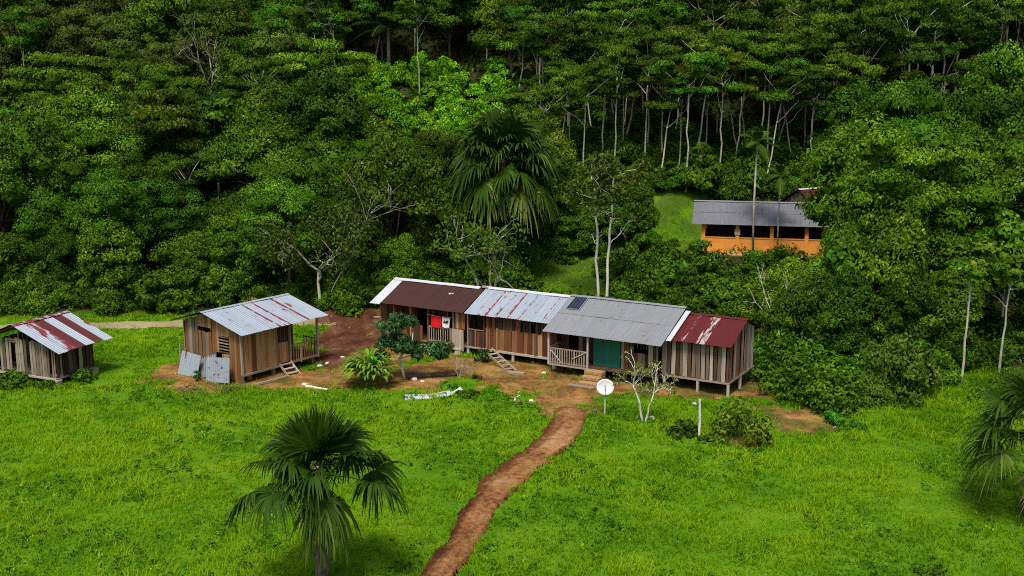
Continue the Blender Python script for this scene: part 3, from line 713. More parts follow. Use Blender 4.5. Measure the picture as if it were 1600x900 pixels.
beam(h2, 'floor_beam', (1.5, -0.04, FL-0.13), (L2, -0.04, FL-0.13), 0.10, 0.14, 'wood_pale')
beam(h2, 'floor_beam', (0, -0.04, FL-0.10), (1.5, -0.04, FL-0.10), 0.08, 0.10, 'wood_grey')
for u in (0.1, 1.6, 3.6): post(h2, u, 0.05, gz(U+u, 0)-0.15, FL-0.12, 'wood_white', 0.17)
for u in (0.1, 2.4, 4.6, 6.7): post(h2, u, DEP-0.1, gz(U+u, DEP)-0.1, FL-0.1, 'wood_grey', 0.16)
pedestal(h2, L2-0.18, -0.06, gz(U+L2, 0)-0.1, FL-0.12, 'concrete', 0.52, 0.26)

# house with grey roof, porch and green door
U = 0.9; h3 = row_house('stilt_house', U, 'plank house with grey corrugated roof, slatted porch railing and green door panels')
L3 = 7.2; V3 = -1.25; OE3 = -1.55; WE, WR = 2.80, 4.41
slope(h3, -0.28, L3+0.55, OE3, WE, VR, WR, ['tin_grey'], 2, 0.9, 0.03)
slope(h3, -0.28, L3+0.55, 2*VR-OV, WE+0.35, VR, WR, ['tin_grey'], 1, 0.9)
slope(h3, L3+0.58, L3+0.86, OE3+0.75, WE+0.20, VR-0.1, WR-0.16, ['tin_white'], 1, 0.28)
ridge_cap(h3, -0.28, L3+0.55, VR, WR+0.07, M['tin_grey'], 0.22, 0.07)
deck(h3, 0, L3, V3, DEP, FL)
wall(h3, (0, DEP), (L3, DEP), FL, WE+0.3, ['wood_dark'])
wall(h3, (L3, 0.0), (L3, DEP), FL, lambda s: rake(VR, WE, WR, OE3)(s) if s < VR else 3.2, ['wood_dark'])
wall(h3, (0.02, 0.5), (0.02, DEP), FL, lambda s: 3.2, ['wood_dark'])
wall(h3, (0.05, 0.45), (2.85, 0.45), FL, WE+0.75, ['wood_dark', 'wood_red', 'wood_grey'], 0.3, cut=[(0.6, 1.3, FL, 2.5)])
MB().box(2.80, 4.65, -0.42, -0.38, FL, WE+0.42).build('green_backing', M['green_paint'], h3)
for k in range(3): obj('green_panel', unit_box('green_paint', 0), h3, (2.80+0.31+k*0.62, -0.45, FL), (0, 0, 0), (0.605, 0.03, WE-FL+0.30))
wall(h3, (4.68, -0.42), (L3, -0.42), FL, WE+0.40, ['wood_grey', 'wood_dark', 'wood_red', 'wood_grey'], 0.26, 0.03, cut=[(0.75, 1.9, FL+1.15, WE-0.02)])
post(h3, 0.04, V3, FL-0.1, WE+0.1, 'wood_white', 0.12); post(h3, 2.78, V3, FL-0.1, WE+0.1, 'wood_white', 0.11)
railing(h3, (0.1, V3, 0), (2.75, V3, 0), FL, 1.0, 'wood_pale', 0.16, diag=True)
railing(h3, (0.03, V3+0.05, 0), (0.03, 0.4, 0), FL, 1.0, 'wood_pale', 0.18)
beam(h3, 'rail_brace', (1.75, V3-0.05, FL+0.45), (2.72, V3-0.05, FL+0.98), 0.05, 0.05, 'wood_white')
beam(h3, 'floor_beam', (0, V3, FL-0.10), (2.85, V3, FL-0.10), 0.08, 0.1, 'wood_pale')
beam(h3, 'floor_beam', (2.85, V3+0.2, FL-0.10), (L3, -0.5, FL-0.10), 0.08, 0.12, 'wood_grey')
for u, v in ((0.05, V3+0.2), (2.75, V3+0.15), (0.9, 0.2), (5.0, -0.3)): post(h3, u, v, gz(U+u, v)-0.1, FL-0.12, 'wood_grey', 0.15)
post(h3, L3-0.15, -0.4, gz(U+L3, -0.4)-0.1, FL-0.1, 'wood_white', 0.22)
for u in (0.1, 2.4, 4.6, 7.0): post(h3, u, DEP-0.1, gz(U+u, DEP)-0.1, FL-0.1, 'wood_grey', 0.16)

# house with red roof (right end)
U = 8.15; h4 = row_house('stilt_house', U, 'weathered grey plank house with flaking red tin roof at the right end')
L4 = 4.28; WE, WR = 2.98, 4.10; D4 = 4.6
slope(h4, 0.6, L4+0.22, OV, WE, VR, WR, ['tin_red', 'tin_redpatch', 'tin_red', 'tin_redpatch', 'tin_red', 'tin_red', 'tin_red'], 1, 0.56, 0.06)
slope(h4, 0.3, L4+0.22, 2*VR-OV, WE, VR, WR, ['tin_red'], 1, 0.7)
ridge_cap(h4, 0.6, L4+0.24, VR, WR+0.045, M['tin_red'], 0.2, 0.07)
deck(h4, 0, L4, 0, D4, FL)
rk = rake(VR, WE, WR, OV)
wall(h4, (0, -0.02), (L4, -0.02), FL-0.02, WE-0.04, ['wood_grey', 'wood_grey', 'wood_pale', 'wood_tan', 'wood_dark'], 0.25, 0.05, 0.2)
wall(h4, (L4, 0), (L4, D4), FL-0.02, lambda s: rk(s), ['wood_grey', 'wood_grey', 'wood_warm', 'wood_pale'], 0.23, 0.06, 0.10)
wall(h4, (0, D4), (L4, D4), FL, WE, ['wood_dark'])
wall(h4, (0.02, 0), (0.02, D4), FL, lambda s: rk(s), ['wood_dark'])
interior(h4, 0.1, L4-0.1, 0.9, FL, WE)
beam(h4, 'floor_beam', (-0.1, -0.03, FL-0.13), (L4+0.08, -0.03, FL-0.13), 0.10, 0.11, 'wood_pale')
beam(h4, 'floor_beam', (L4+0.02, 0.05, FL-0.12), (L4+0.02, D4+0.2, FL-0.12), 0.10, 0.10, 'wood_pale')
for u in (0.2, 2.35, L4): post(h4, u, 0.0, gz(U+u, 0)-0.15, FL-0.14, 'wood_white', 0.15)
for v in (2.2, D4): post(h4, L4, v, gz(U+L4, v)-0.15, FL-0.14, 'wood_white', 0.15)
for u in (0.2, 2.3): post(h4, u, D4, gz(U+u, D4)-0.15, FL-0.1, 'wood_grey', 0.15)
post(h4, L4-0.6, 2.0, gz(U+L4, 2)-0.1, FL-0.1, 'wood_warm', 0.12)

# ---- hut in the middle left
BO = Vector((-16.63, 66.46, 0)); BY = 0.94
def bw(u, v, w=0.0): return Vector((BO.x+math.cos(BY)*u-math.sin(BY)*v, BO.y+math.sin(BY)*u+math.cos(BY)*v, w))
hb = empty('plank_hut', BO, BY, 'brown plank hut with silvery roof, small porch and patched gable end', 'hut')
BL, BD, BF, BE, BR, BV = 6.42, 5.42, 0.69, 3.27, 4.24, 3.16
slope(hb, -0.46, 6.86, -0.62, BE, BV, BR, ['tin', 'tin', 'tin', 'tin_seam', 'tin_seam', 'tin', 'tin_seam', 'tin', 'tin'], 1, 0.82, 0.05)
slope(hb, -0.46, 6.86, 6.2, BE+0.05, BV, BR, ['tin_brown', 'tin_patch'], 1, 0.85)
ridge_cap(hb, -0.46, 6.86, BV, BR+0.045, M['tin'], 0.2, 0.05)
rkb = lambda v: (BE+(BR-BE)*(v+0.62)/(BV+0.62) if v < BV else BE+(BR-BE)*(6.2-v)/(6.2-BV)) - 0.06
deck(hb, 0.1, BL, 0, BD, BF)
wall(hb, (0, 0.55), (0, BD), 0.15, lambda s: rkb(0.55+s), ['wood_warm', 'wood_warm', 'wood_tan'], 0.24, 0.02, 0, cut=[(0.55, 1.45, 1.75, 2.85), (1.2, 1.8, 0, 1.75), (2.2, 3.4, 2.95, 3.2)])
wall(hb, (-0.03, 0.0), (-0.03, 0.55), 0.0, lambda s: rkb(s), ['wood_warm', 'wood_ochre'], 0.28)
for k in range(6): obj('lattice_slat', unit_box('wood_tan', 0), hb, (-0.02, 1.55, 1.80+k*0.19), (0, 0, 0), (0.03, 0.95, 0.07))
beam(hb, 'door_brace', (-0.06, 1.45, 0.6), (-0.06, 1.05, 1.75), 0.03, 0.2, 'wood_pale')
wall(hb, (0.04, 0), (2.85, 0), BF-0.05, BE-0.1, ['wood_warm', 'wood_warm', 'wood_warm', 'wood_red'], 0.30, 0.012)
wall(hb, (2.85, 0.06), (4.0, 0.06), BF-0.05, BF+1.35, ['wood_warm', 'wood_red'], 0.22)
wall(hb, (2.85, 0.1), (4.0, 0.1), BF+1.35, BE-0.1, ['wood_dark'], 0.2, 0.06, 0.1)
post(hb, 2.86, -0.04, BF-0.05, BE-0.1, 'wood_tan', 0.10); post(hb, 4.02, -0.02, BF-0.1, BE-0.1, 'wood_tan', 0.11); post(hb, 0.04, -0.05, BF-0.1, BE-0.1, 'wood_pale', 0.12)
wall(hb, (4.0, 1.3), (BL-0.9, 1.3), BF, BE+0.3, ['wood_warm', 'wood_red', 'wood_tan'], 0.24, 0.03)
wall(hb, (4.0, 0.1), (4.0, 1.3), BF, BE, ['wood_warm'])
railing(hb, (4.05, -0.02, 0), (BL, -0.02, 0), BF-0.12, 1.15, 'wood_warm', 0.17, rail_mat='wood_tan')
railing(hb, (BL, 0.0, 0), (BL, 1.3, 0), BF-0.12, 1.15, 'wood_warm', 0.2, rail_mat='wood_tan')
post(hb, BL+0.02, 0.0, BF-0.25, BE-0.08, 'wood_pale', 0.13); post(hb, 4.9, -0.05, BF-0.25, BF+1.0, 'wood_pale', 0.09)
wall(hb, (0, BD), (BL, BD), BF, BE+0.1, ['wood_dark']); wall(hb, (BL-0.9, 1.3), (BL-0.9, BD), BF, rkb(2.5), ['wood_warm'])
beam(hb, 'floor_beam', (0.0, -0.06, BF-0.13), (3.2, -0.06, BF-0.13), 0.09, 0.13, 'wood_pale')
beam(hb, 'floor_beam', (3.2, -0.02, BF-0.13), (BL, -0.02, BF-0.13), 0.08, 0.10, 'wood_warm')
def gb(u, v): p = bw(u, v); return float(ground_z(p.x, p.y))
for u, v in ((0.1, 0.1), (2.7, 0.2), (4.1, 0.2), (6.2, 0.3), (2.6, 5.2), (6.2, 5.2), (0.1, 5.2)): post(hb, u, v, gb(u, v)-0.1, BF-0.1, 'wood_grey', 0.2)

# ---- small hut on the far left
AO = Vector((-27.99, 66.36, 0)); AY = 1.152
def aw(u, v, w=0.0): return Vector((AO.x+math.cos(AY)*u-math.sin(AY)*v, AO.y+math.sin(AY)*u+math.cos(AY)*v, w))
ha = empty('plank_shed', AO, AY, 'small grey plank shed with maroon and white striped tin roof at the left edge', 'shed')
AL, AD, AF, AE, AR, AV = 3.11, 5.8, 0.48, 2.23, 3.63, 2.89
slope(ha, -0.55, 4.0, -0.76, AE, AV, AR, ['tin', 'tin_patch', 'tin_rust', 'tin', 'tin_rust', 'tin_seam'], 1, 0.72, 0.14)
slope(ha, -0.55, 4.0, 2*AV+0.76, AE, AV, AR, ['tin', 'tin_rust'], 1, 0.76)
ridge_cap(ha, -0.55, 4.0, AV, AR+0.05, M['tin_patch'], 0.26, 0.09)
rka = rake(AV, AE, AR, -0.76)
deck(ha, 0, AL, 0, AD, AF, 'wood_grey')
wall(ha, (0, 0), (0, AD), AF-0.02, lambda s: min(rka(s), 2.62+0.1*random.random()), ['wood_tan', 'wood_tan', 'wood_grey'], 0.22, 0.045, 0.05, cut=[(3.35, 3.75, AF, 2.5)])
beam(ha, 'door_head', (-0.03, 3.2, 2.42), (-0.03, 3.9, 2.42), 0.05, 0.06, 'wood_pale'); post(ha, -0.03, 2.9, 2.5, rka(2.89), 'wood_pale', 0.06)
wall(ha, (0.02, 0), (AL, 0), AF-0.02, AE+0.15, ['wood_tan', 'wood_grey', 'wood_dark'], 0.26, 0.06, 0.16)
wall(ha, (AL, 0), (AL, AD), AF, lambda s: rka(s), ['wood_dark', 'wood_grey']); wall(ha, (0, AD), (AL, AD), AF, AE, ['wood_dark'])
interior(ha, 0.2, AL-0.1, 1.1, AF, AE+0.3)
beam(ha, 'floor_beam', (-0.02, 0, AF-0.12), (-0.02, AD, AF-0.12), 0.12, 0.12, 'wood_pale'); beam(ha, 'floor_beam', (0, -0.02, AF-0.10), (AL+0.1, -0.02, AF-0.10), 0.1, 0.1, 'wood_grey')
for u, v in ((0.05, 0.05), (AL, 0.05), (0.05, AD), (AL, AD), (0.05, 2.9)):
    p = aw(u, v); pedestal(ha, u, v, float(ground_z(p.x, p.y))-0.1, AF-0.16, 'concrete', 0.42, 0.36)

# ---- orange house up the slope
OP = at_depth(1098, 99.5); OZ = 2.75; OYAW = -0.20
ho = empty('orange_house', (OP.x, OP.y, OZ), OYAW, 'open orange house with dark grey metal roof up the slope', 'house')
OL, OD, OE, OR = 10.8, 6.0, 2.75, 4.5
slope(ho, -1.0, OL+0.6, -0.6, OE+0.08, 3.0, OR, ['tin_slate'], 2, 0.95, 0.02); slope(ho, -1.0, OL+0.6, 6.9, OE, 3.0, OR, ['tin_slate'], 1, 0.95)
ridge_cap(ho, -1.0, OL+0.6, 3.0, OR+0.07, M['tin_grey'], 0.25, 0.08)
MB().box(-0.35, OL+0.3, -0.35, OD+0.3, -0.6, 0.12).build('floor_slab', M['concrete'], ho)
for u in (0.0, 3.0, 6.0, 9.0, OL): obj('column', unit_box('orange', 0), ho, (u, 0.0, 0.12), (0, 0, 0), (0.32, 0.30, OE-0.1))
for a, b in ((0.16, 2.84), (3.16, 5.84), (6.16, 8.84), (9.16, OL-0.16)):
    obj('parapet', unit_box('orange', 0), ho, ((a+b)/2, 0.02, 0.12), (0, 0, 0), (b-a, 0.18, 1.45)); obj('parapet_cap', unit_box('orange', 0), ho, ((a+b)/2, 0.02, 1.57), (0, 0, 0), (b-a-0.01, 0.26, 0.07))
for u in (0, OL):
    obj('end_wall', unit_box('orange', 0), ho, (u, OD/2, 0.12), (0, 0, 0), (0.22, OD-0.3, 1.45 if u == 0 else OE)); obj('column', unit_box('orange', 0), ho, (u, OD, 0.12), (0, 0, 0), (0.32, 0.30, OE-0.1))
obj('rear_wall', unit_box('room_shade', 0), ho, (OL/2, OD+0.02, 0.12), (0, 0, 0), (OL-0.33, 0.2, OE-0.1))  # rear wall coloured dark to stand in for the shade inside
beam(ho, 'eave_beam', (-0.9, -0.05, OE+0.16), (OL+0.5, -0.05, OE+0.16), 0.12, 0.14, 'wood_dark')
obj('wall_box', unit_box('wood_pale', 0), ho, (3.0, -0.18, 1.9), (0, 0, 0), (0.5, 0.05, 0.5))
# red roofed building half hidden behind it
RP = at_depth(1272, 108.5); RZ = float(ground_z(RP.x, RP.y)); hr = empty('red_roof_house', (RP.x, RP.y, RZ), 0.5, 'small building with red roof almost hidden by trees', 'house')
slope(hr, -0.3, 5.3, -0.4, 2.6, 2.2, 4.1, ['tin_red'], 1, 0.8); slope(hr, -0.3, 5.3, 4.8, 2.6, 2.2, 4.1, ['tin_red'], 1, 0.8); ridge_cap(hr, -0.3, 5.3, 2.2, 4.15, M['tin_white'])
wall(hr, (0, 0), (5, 0), -0.3, 2.6, ['wood_tan'], 0.4); wall(hr, (0, 0), (0, 4.4), -0.3, lambda s: 2.6+1.4*(1-abs(s-2.2)/2.5), ['wood_tan'], 0.4); wall(hr, (0, 4.4), (5, 4.4), -0.3, 2.6, ['wood_dark'], 0.5); wall(hr, (5, 0), (5, 4.4), -0.3, 2.6, ['wood_dark'], 0.5)

# ------------------------------------------------------------------ things around the houses
# solar panel lying on the grey roof
pit3 = math.atan2(4.41-2.80, 2.57+1.55)
p = row(0.9+0.12, 0.95, 2.80+(0.95+1.55)*math.tan(pit3)+0.07)
sp = empty('solar_panel', p, RYAW, 'dark blue solar panel on the left corner of the grey roof', 'solar panel')
q = MB().box(0, 0.95, 0, 1.5, 0, 0.035).build('frame', M['solar_frame'], sp, rot=(pit3, 0, 0))
for i in range(4):
    for j in range(8):
        obj('cell', unit_box('solar', 0), sp, (0.03+0.112+i*0.223, (0.03+0.082+j*0.182)*math.cos(pit3)-0.036*math.sin(pit3), (0.03+0.082+j*0.182)*math.sin(pit3)+0.036*math.cos(pit3)), (pit3, 0, 0), (0.21, 0.172, 0.006))
# washing on a line across the first porch
wl = MB().tube([row(-9.3, -0.02, 2.55), row(-8.2, -0.06, 2.49), row(-7.1, -0.02, 2.55)], 0.012, 4).build('clothes_line', M['white_cloth']); tag(wl, 'thin washing line strung across the first porch', 'line')
def cloth(name, u0, u1, w1, h, mat, label, seed):
    r = np.random.default_rng(seed); nx, nz = 10, 8; V = []
    for k in range(nz):
        for i in range(nx):
            t = i/(nx-1); f = k/(nz-1)
            V.append(row(u0+(u1-u0)*t+0.02*math.sin(f*3+seed), -0.075+0.035*math.sin(t*9+seed)*f-0.02*f, w1-h*f-0.03*math.sin(math.pi*t)+0.02*f*math.sin(t*5+seed)))
    F = [(k*nx+i, k*nx+i+1, (k+1)*nx+i+1, (k+1)*nx+i) for k in range(nz-1) for i in range(nx-1)]
    mb = MB().add(V, F); b = [Vector(x)+Vector((0.004, 0.008, 0)) for x in V]; mb.add(b, [f[::-1] for f in F])
    o = mb.build(name, M[mat], smooth=True); return tag(o, label, 'laundry')
cloth('red_towel', -8.85, -7.98, 2.52, 0.78, 'red_cloth', 'bright red cloth hanging on the washing line', 1)
wc = cloth('white_shirt', -7.92, -7.30, 2.50, 0.68, 'white_cloth', 'white cloth with black print hanging beside the red one', 2)
mk = MB(); 
for (a, b, c, d) in ((0.1, 0.5, 0.30, 0.40), (0.3, 0.55, 0.22, 0.32), (0.15, 0.25, 0.18, 0.30)):
    V = [row(-7.92+a, -0.125, 2.5-d), row(-7.92+b, -0.125, 2.5-d+0.03), row(-7.92+b-0.05, -0.125, 2.5-c+0.02), row(-7.92+a+0.04, -0.125, 2.5-c)]
    mk.add(V, [(0, 1, 2, 3)]); mk.add([x+Vector((0, 0.01, 0)) for x in V], [(3, 2, 1, 0)])
mk.build('print', M['black_cloth'], wc)
# stairs
ladder('plank_ladder', row(-4.15, -0.35, FL+0.02), G(800, 581), 0.62, 6, 'wood_pale', 'steep open plank stair up to the reddish plank house')
ladder('hut_stair', bw(3.45, -0.12, BF), bw(3.35, -1.05, gb(3.35, -1.05)), 0.9, 3, 'wood_pale', 'short wooden steps up to the porch of the brown plank hut')
# ochre block stair in front of the green door
sx = MB()
for k in range(3): sx.box(-0.62, 0.62, -0.95+k*0.42, 0.45, 0.02+k*0.26 if k else -0.05, 0.28+k*0.26)
sb = sx.build('step_block', M['wood_ochre'], None, row(0.9+3.55, -1.95, gz(4.45, -1.95)), (0, 0, RYAW)); tag(sb, 'ochre block of steps in front of the green door', 'steps')
bm_ = sb.modifiers.new('bevel', 'BEVEL'); bm_.width = 0.05; bm_.segments = 2
pk = obj('loose_plank', unit_box('wood_grey', 0), None, row(0.9+3.3, -3.15, gz(4.2, -3.15)+0.05), (0, 0, RYAW+0.05), (1.7, 0.35, 0.06)); tag(pk, 'grey plank lying at the foot of the ochre steps', 'plank')
pk = obj('loose_plank', unit_box('wood_tan', 0), None, G(806, 585)+Vector((0, 0, 0.05)), (0, 0.05, RYAW+0.35), (1.1, 0.5, 0.10)); tag(pk, 'short plank at the foot of the steep stair', 'plank')
# satellite dish
dp = G(945, 648); dr = empty('satellite_dish', dp, 0, 'round pale satellite dish on a thin pole in the grass', 'satellite dish')
MB().tube([(0, 0, -0.2), (0, 0, 1.75)], 0.035, 8).build('pole', M['wood_white'], dr)
V = []; F = []; nr, na = 5, 24
for k in range(nr+1):
    for a in range(na): t = 2*math.pi*a/na; rr = k/nr; V.append((0.49*rr*math.cos(t), 0.12*rr*rr, 0.45*rr*math.sin(t)))
for k in range(nr):
    for a in range(na): F.append((k*na+a, k*na+(a+1) % na, (k+1)*na+(a+1) % na, (k+1)*na+a))
me = MB().add(V, F).mesh('reflector', M['dish'], True); o = obj('reflector', me, dr, (0, 0.10, 1.58), (-0.35, 0, 0)); o.scale = (1, -1, 1); md = o.modifiers.new('thick', 'SOLIDIFY'); md.thickness = 0.012
MB().tube([(0, 0.0, 1.20), (0, -0.16, 1.22), (0, -0.30, 1.60)], 0.014, 6).build('mount', M['metal_dark'], dr)
# fence post and stump
fp = G(1092, 686); o = MB().tube([(0, 0, -0.2), (0.02, 0, 1.0), (-0.02, 0.01, 2.15)], [0.075, 0.07, 0.06], 7).build('fence_post', M['bark_white'], None, fp); tag(o, 'lone pale wooden post standing left of the yellowish shrub', 'post')
# bent roofing sheets lying in the grass
def bent_sheet(name, loc, rz, L, w, mat, label, bend=0.35):
    V = []; n = 14; m = 13
    for i in range(n):
        for j in range(m):
            t = i/(n-1); s = j/(m-1); V.append((L*(t-0.5), w*(s-0.5), 0.06+bend*max(0, t-0.55)**1.3+0.015*math.cos(s*6*2*math.pi)))
    F = [(i*m+j, (i+1)*m+j, (i+1)*m+j+1, i*m+j+1) for i in range(n-1) for j in range(m-1)]
    o = MB().add(V, F).build(name, M[mat], None, loc, (0.12, 0, rz), smooth=True); o.modifiers.new('thick', 'SOLIDIFY').thickness = 0.006; return tag(o, label, 'metal sheet')
bent_sheet('roofing_sheet', G(668, 621), 0.12, 2.7, 0.75, 'tin_white', 'bent whitish roofing sheet lying in the grass below the yard', 0.55)
bent_sheet('roofing_sheet', G(708, 616), 0.45, 1.1, 0.5, 'tin_white', 'short curled white sheet scrap at the end of the bent roofing sheet', 0.7)
# tin sheets leaning on the hut gable
def lean_sheet(v0, v1, u, h, lean, mat, label, roll=0.0):
    p = bw(u, v1, gb(u, v1)-0.05); o = sheet(None, 'leaning_sheet', p, v1-v0, h, math.pi/2-lean, mat, BY-math.pi/2); o.rotation_euler = (math.pi/2-lean, roll, BY-math.pi/2); return tag(o, label, 'metal sheet')
lean_sheet(3.4, 5.2, -0.8, 1.6, 0.25, 'tin', 'pale tin sheet leaning at the left corner of the brown hut', 0.05)
lean_sheet(0.3, 2.5, -0.75, 1.55, 0.18, 'tin', 'wide pale tin sheet propped against the gable beside the corner post', -0.12)
lean_sheet(1.9, 3.5, -0.45, 2.1, 0.35, 'tin_grey', 'darker tin sheet slanting behind the two pale sheets', -0.3)
for v, hh, m, lb in ((5.3, 1.9, 'wood_pale', 'thin pale stake at the far corner of the brown hut gable'), (4.75, 1.7, 'wood_tan', 'short stake standing between the leaning sheet and the hut')):
    p = bw(-0.5, v); o = beam(None, 'stake', (p.x, p.y, gb(-0.5, v)-0.1), (p.x+0.05, p.y, hh), 0.09, 0.07, m); tag(o, lb, 'stake')
# junk under the hut
r_ = np.random.default_rng(5)
bk = empty('orange_bucket', bw(1.0, 0.5, gb(1, .5)), 0, 'orange plastic bucket under the floor of the brown hut', 'bucket')
MB().tube([(0, 0, 0), (0, 0, 0.02), (0, 0, 0.38)], [0.15, 0.16, 0.19], 14).build('body', M['plastic_orange'], bk, smooth=False)
MB().tube([(0.19*math.cos(a), 0.19*math.sin(a), 0.38) for a in np.linspace(0, 6.2832, 17)], 0.015, 5).build('rim', M['plastic_orange'], bk)
for a, b, m, lb in (((0.2, -0.75), (3.0, -0.95), 'wood_pale', 'long pale plank lying along the front of the brown hut'), ((-0.2, -1.0), (1.6, -1.15), 'wood_tan', 'weathered plank on the dirt by the hut corner')):
    pa, pb_ = bw(*a), bw(*b); o = beam(None, 'ground_plank', (pa.x, pa.y, gb(*a)+0.08), (pb_.x, pb_.y, gb(*b)+0.08), 0.2, 0.06, m); tag(o, lb, 'plank')
def log(name, a, b, rad, mat, label, seed):
    r = np.random.default_rng(seed); A = G(*a)+Vector((0, 0, rad)); B = G(*b)+Vector((0, 0, rad)); P = limb_points(A, B, r, 0.08, 7)
    o = MB().tube(P, rad*np.linspace(1.1, 0.75, 7), 8).build(name, M[mat], smooth=True); return tag(o, label, 'log')
log('fallen_log', (636, 592), (716, 588), 0.14, 'bark', 'dark fallen log behind the bright leafy bush', 1)
log('fallen_log', (478, 606), (512, 611), 0.09, 'bark_white', 'short whitish log on the dirt edge near the brown hut', 2)
log('branch_piece', (804, 627), (812, 612), 0.05, 'bark_white', 'small bleached stick upright in the grass by the path head', 3)
# stones
def rock(px, py, s, label, mat='stone', seed=0):
    r = np.random.default_rng(seed+int(px)); V = []; F = []
    import bmesh
    bm = bmesh.new(); bmesh.ops.create_icosphere(bm, subdivisions=2, radius=1)
    for v in bm.verts: v.co = Vector((v.co.x*1.25, v.co.y, v.co.z*0.7))*(0.8+0.4*float(vnoise(v.co.x*1.7+px, v.co.y*1.7+v.co.z*2.1, 3)))
    me = bpy.data.meshes.new('stone'); bm.to_mesh(me); bm.free(); me.materials.append(M[mat])
    o = obj('stone', me, None, G(px, py)+Vector((0, 0, s*0.35)), (0, 0, r.random()*6), (s, s, s)); return tag(o, label, 'stone')
for px, py, s, lb in ((830, 628, 0.16, 'white stone in the grass right of the path head'), (476, 602, 0.17, 'pale stone pair on dirt below the brown hut steps'), (514, 570, 0.22, 'pale stone in the dug soil behind the brown hut porch'),
                      (500, 573, 0.16, 'small stone next to the larger one in the dug soil'), (648, 594, 0.18, 'white stone at the foot of the crooked dark tree'), (850, 584, 0.14, 'small pale stone under the tapered pedestal'),
                      (660, 597, 0.12, 'small white pebble right of the crooked trunk'), (1085, 632, 0.13, 'white scrap of stone near the lone post'), (1018, 655, 0.16, 'pale stone right of the white forked stems'), (996, 653, 0.12, 'pale stone left of the white forked stems'),
                      (1210, 592, 0.15, 'pale stone behind the red roofed house corner'), (535, 560, 0.15, 'grey stone among the soil clods near the bright bush'), (452, 578, 0.13, 'pale stone at the side of the short steps')):
    rock(px, py, s, lb)
# clods and rubble
def scatter_stuff(name, n, f, lo, bbox, s0, s1, mat, label, cat, seed):
    r = np.random.default_rng(seed); x = r.uniform(bbox[0], bbox[1], n); y = r.uniform(bbox[2], bbox[3], n); ok = f(x, y) > lo; x, y = x[ok], y[ok]; n = len(x); z = ground_z(x, y)
    oct_ = np.array([(1, 0, 0), (0, 1, 0), (-1, 0, 0), (0, -1, 0), (0, 0, 0.7), (0, 0, -0.7)]); tf = np.array([(0, 1, 4), (1, 2, 4), (2, 3, 4), (3, 0, 4), (1, 0, 5), (2, 1, 5), (3, 2, 5), (0, 3, 5)])
    s = s0+(s1-s0)*r.random(n)**3; V = (oct_[None]*s[:, None, None]*r.uniform(0.6, 1.4, (n, 6, 1)))+np.stack([x, y, z+0.06], 1)[:, None]
    F = (np.arange(n)*6)[:, None, None]+tf; o = obj(name, mesh_np(name, V.reshape(-1, 3), F.reshape(-1, 3).astype(np.int32), M[mat])); return tag(o, label, cat, kind='stuff')
scatter_stuff('soil_clods', 1500, soil_f, 0.05, bbox_of(SOIL), 0.04, 0.22, 'soil', 'clods of dug brown soil between the hut and the row', 'soil', 1)
scatter_stuff('path_pebbles', 500, path_f, 0.05, pb, 0.02, 0.07, 'stone', 'pale pebbles on the eroded footpath', 'pebbles', 6)
scatter_stuff('path_rubble', 5200, path_f, -0.05, pb, 0.02, 0.11, 'pathdirt', 'loose stones and clods on the eroded footpath', 'rubble', 2)
scatter_stuff('yard_litter', 700, yard_f, 0.1, bbox_of(YARD), 0.02, 0.10, 'wood_pale', 'pale chips and scraps littering the dirt yard', 'litter', 4)
scatter_stuff('yard_rubble', 2200, yard_f, 0.05, bbox_of(YARD), 0.02, 0.09, 'dirt', 'small stones and litter scattered over the dirt yard', 'rubble', 3)

# weeds in the meadow: low darker rosettes and taller stalks nobody could count
def weeds(n, seed):
    r = np.random.default_rng(seed); y = r.uniform(38, 66, n*3); x = r.uniform(-1, 1, n*3)*(0.49*y+2)
    ok = (dirt_any(x, y) < -0.1) & (fbm(x/3.5, y/3.5, 161) > 0.50) & (forest_floor(x, y) < 0.3); x, y = x[ok][:n], y[ok][:n]; k = len(x); per = 16
    rad = r.uniform(0.10, 0.34, k); ci = np.repeat(np.arange(k), per); a = r.uniform(0, 6.283, k*per); q = np.sqrt(r.random(k*per))
    c = np.stack([x[ci]+np.cos(a)*q*rad[ci], y[ci]+np.sin(a)*q*rad[ci], ground_z(x, y)[ci]+0.06+(1-q*0.6)*rad[ci]*r.uniform(0.4, 1.0, k*per)], 1)
    d = np.stack([np.cos(a)*q, np.sin(a)*q, 0.7+0*a], 1); V, F = leaf_quads(c, norm(d+r.normal(0, 0.35, (k*per, 3))), 0.13*r.uniform(0.6, 1.5, k*per), r, 0.5)
    t = np.clip(0.45+r.normal(0, 0.16, k)[ci]+r.normal(0, 0.08, k*per), 0, 1); o = obj('meadow_weeds', mesh_np('meadow_weeds', V, F, M['leaf'], t), color=(1.0, 1.25, 1.0)); return tag(o, 'low leafy weeds scattered through the meadow grass', 'weeds', kind='stuff')
weeds(1500, 5)

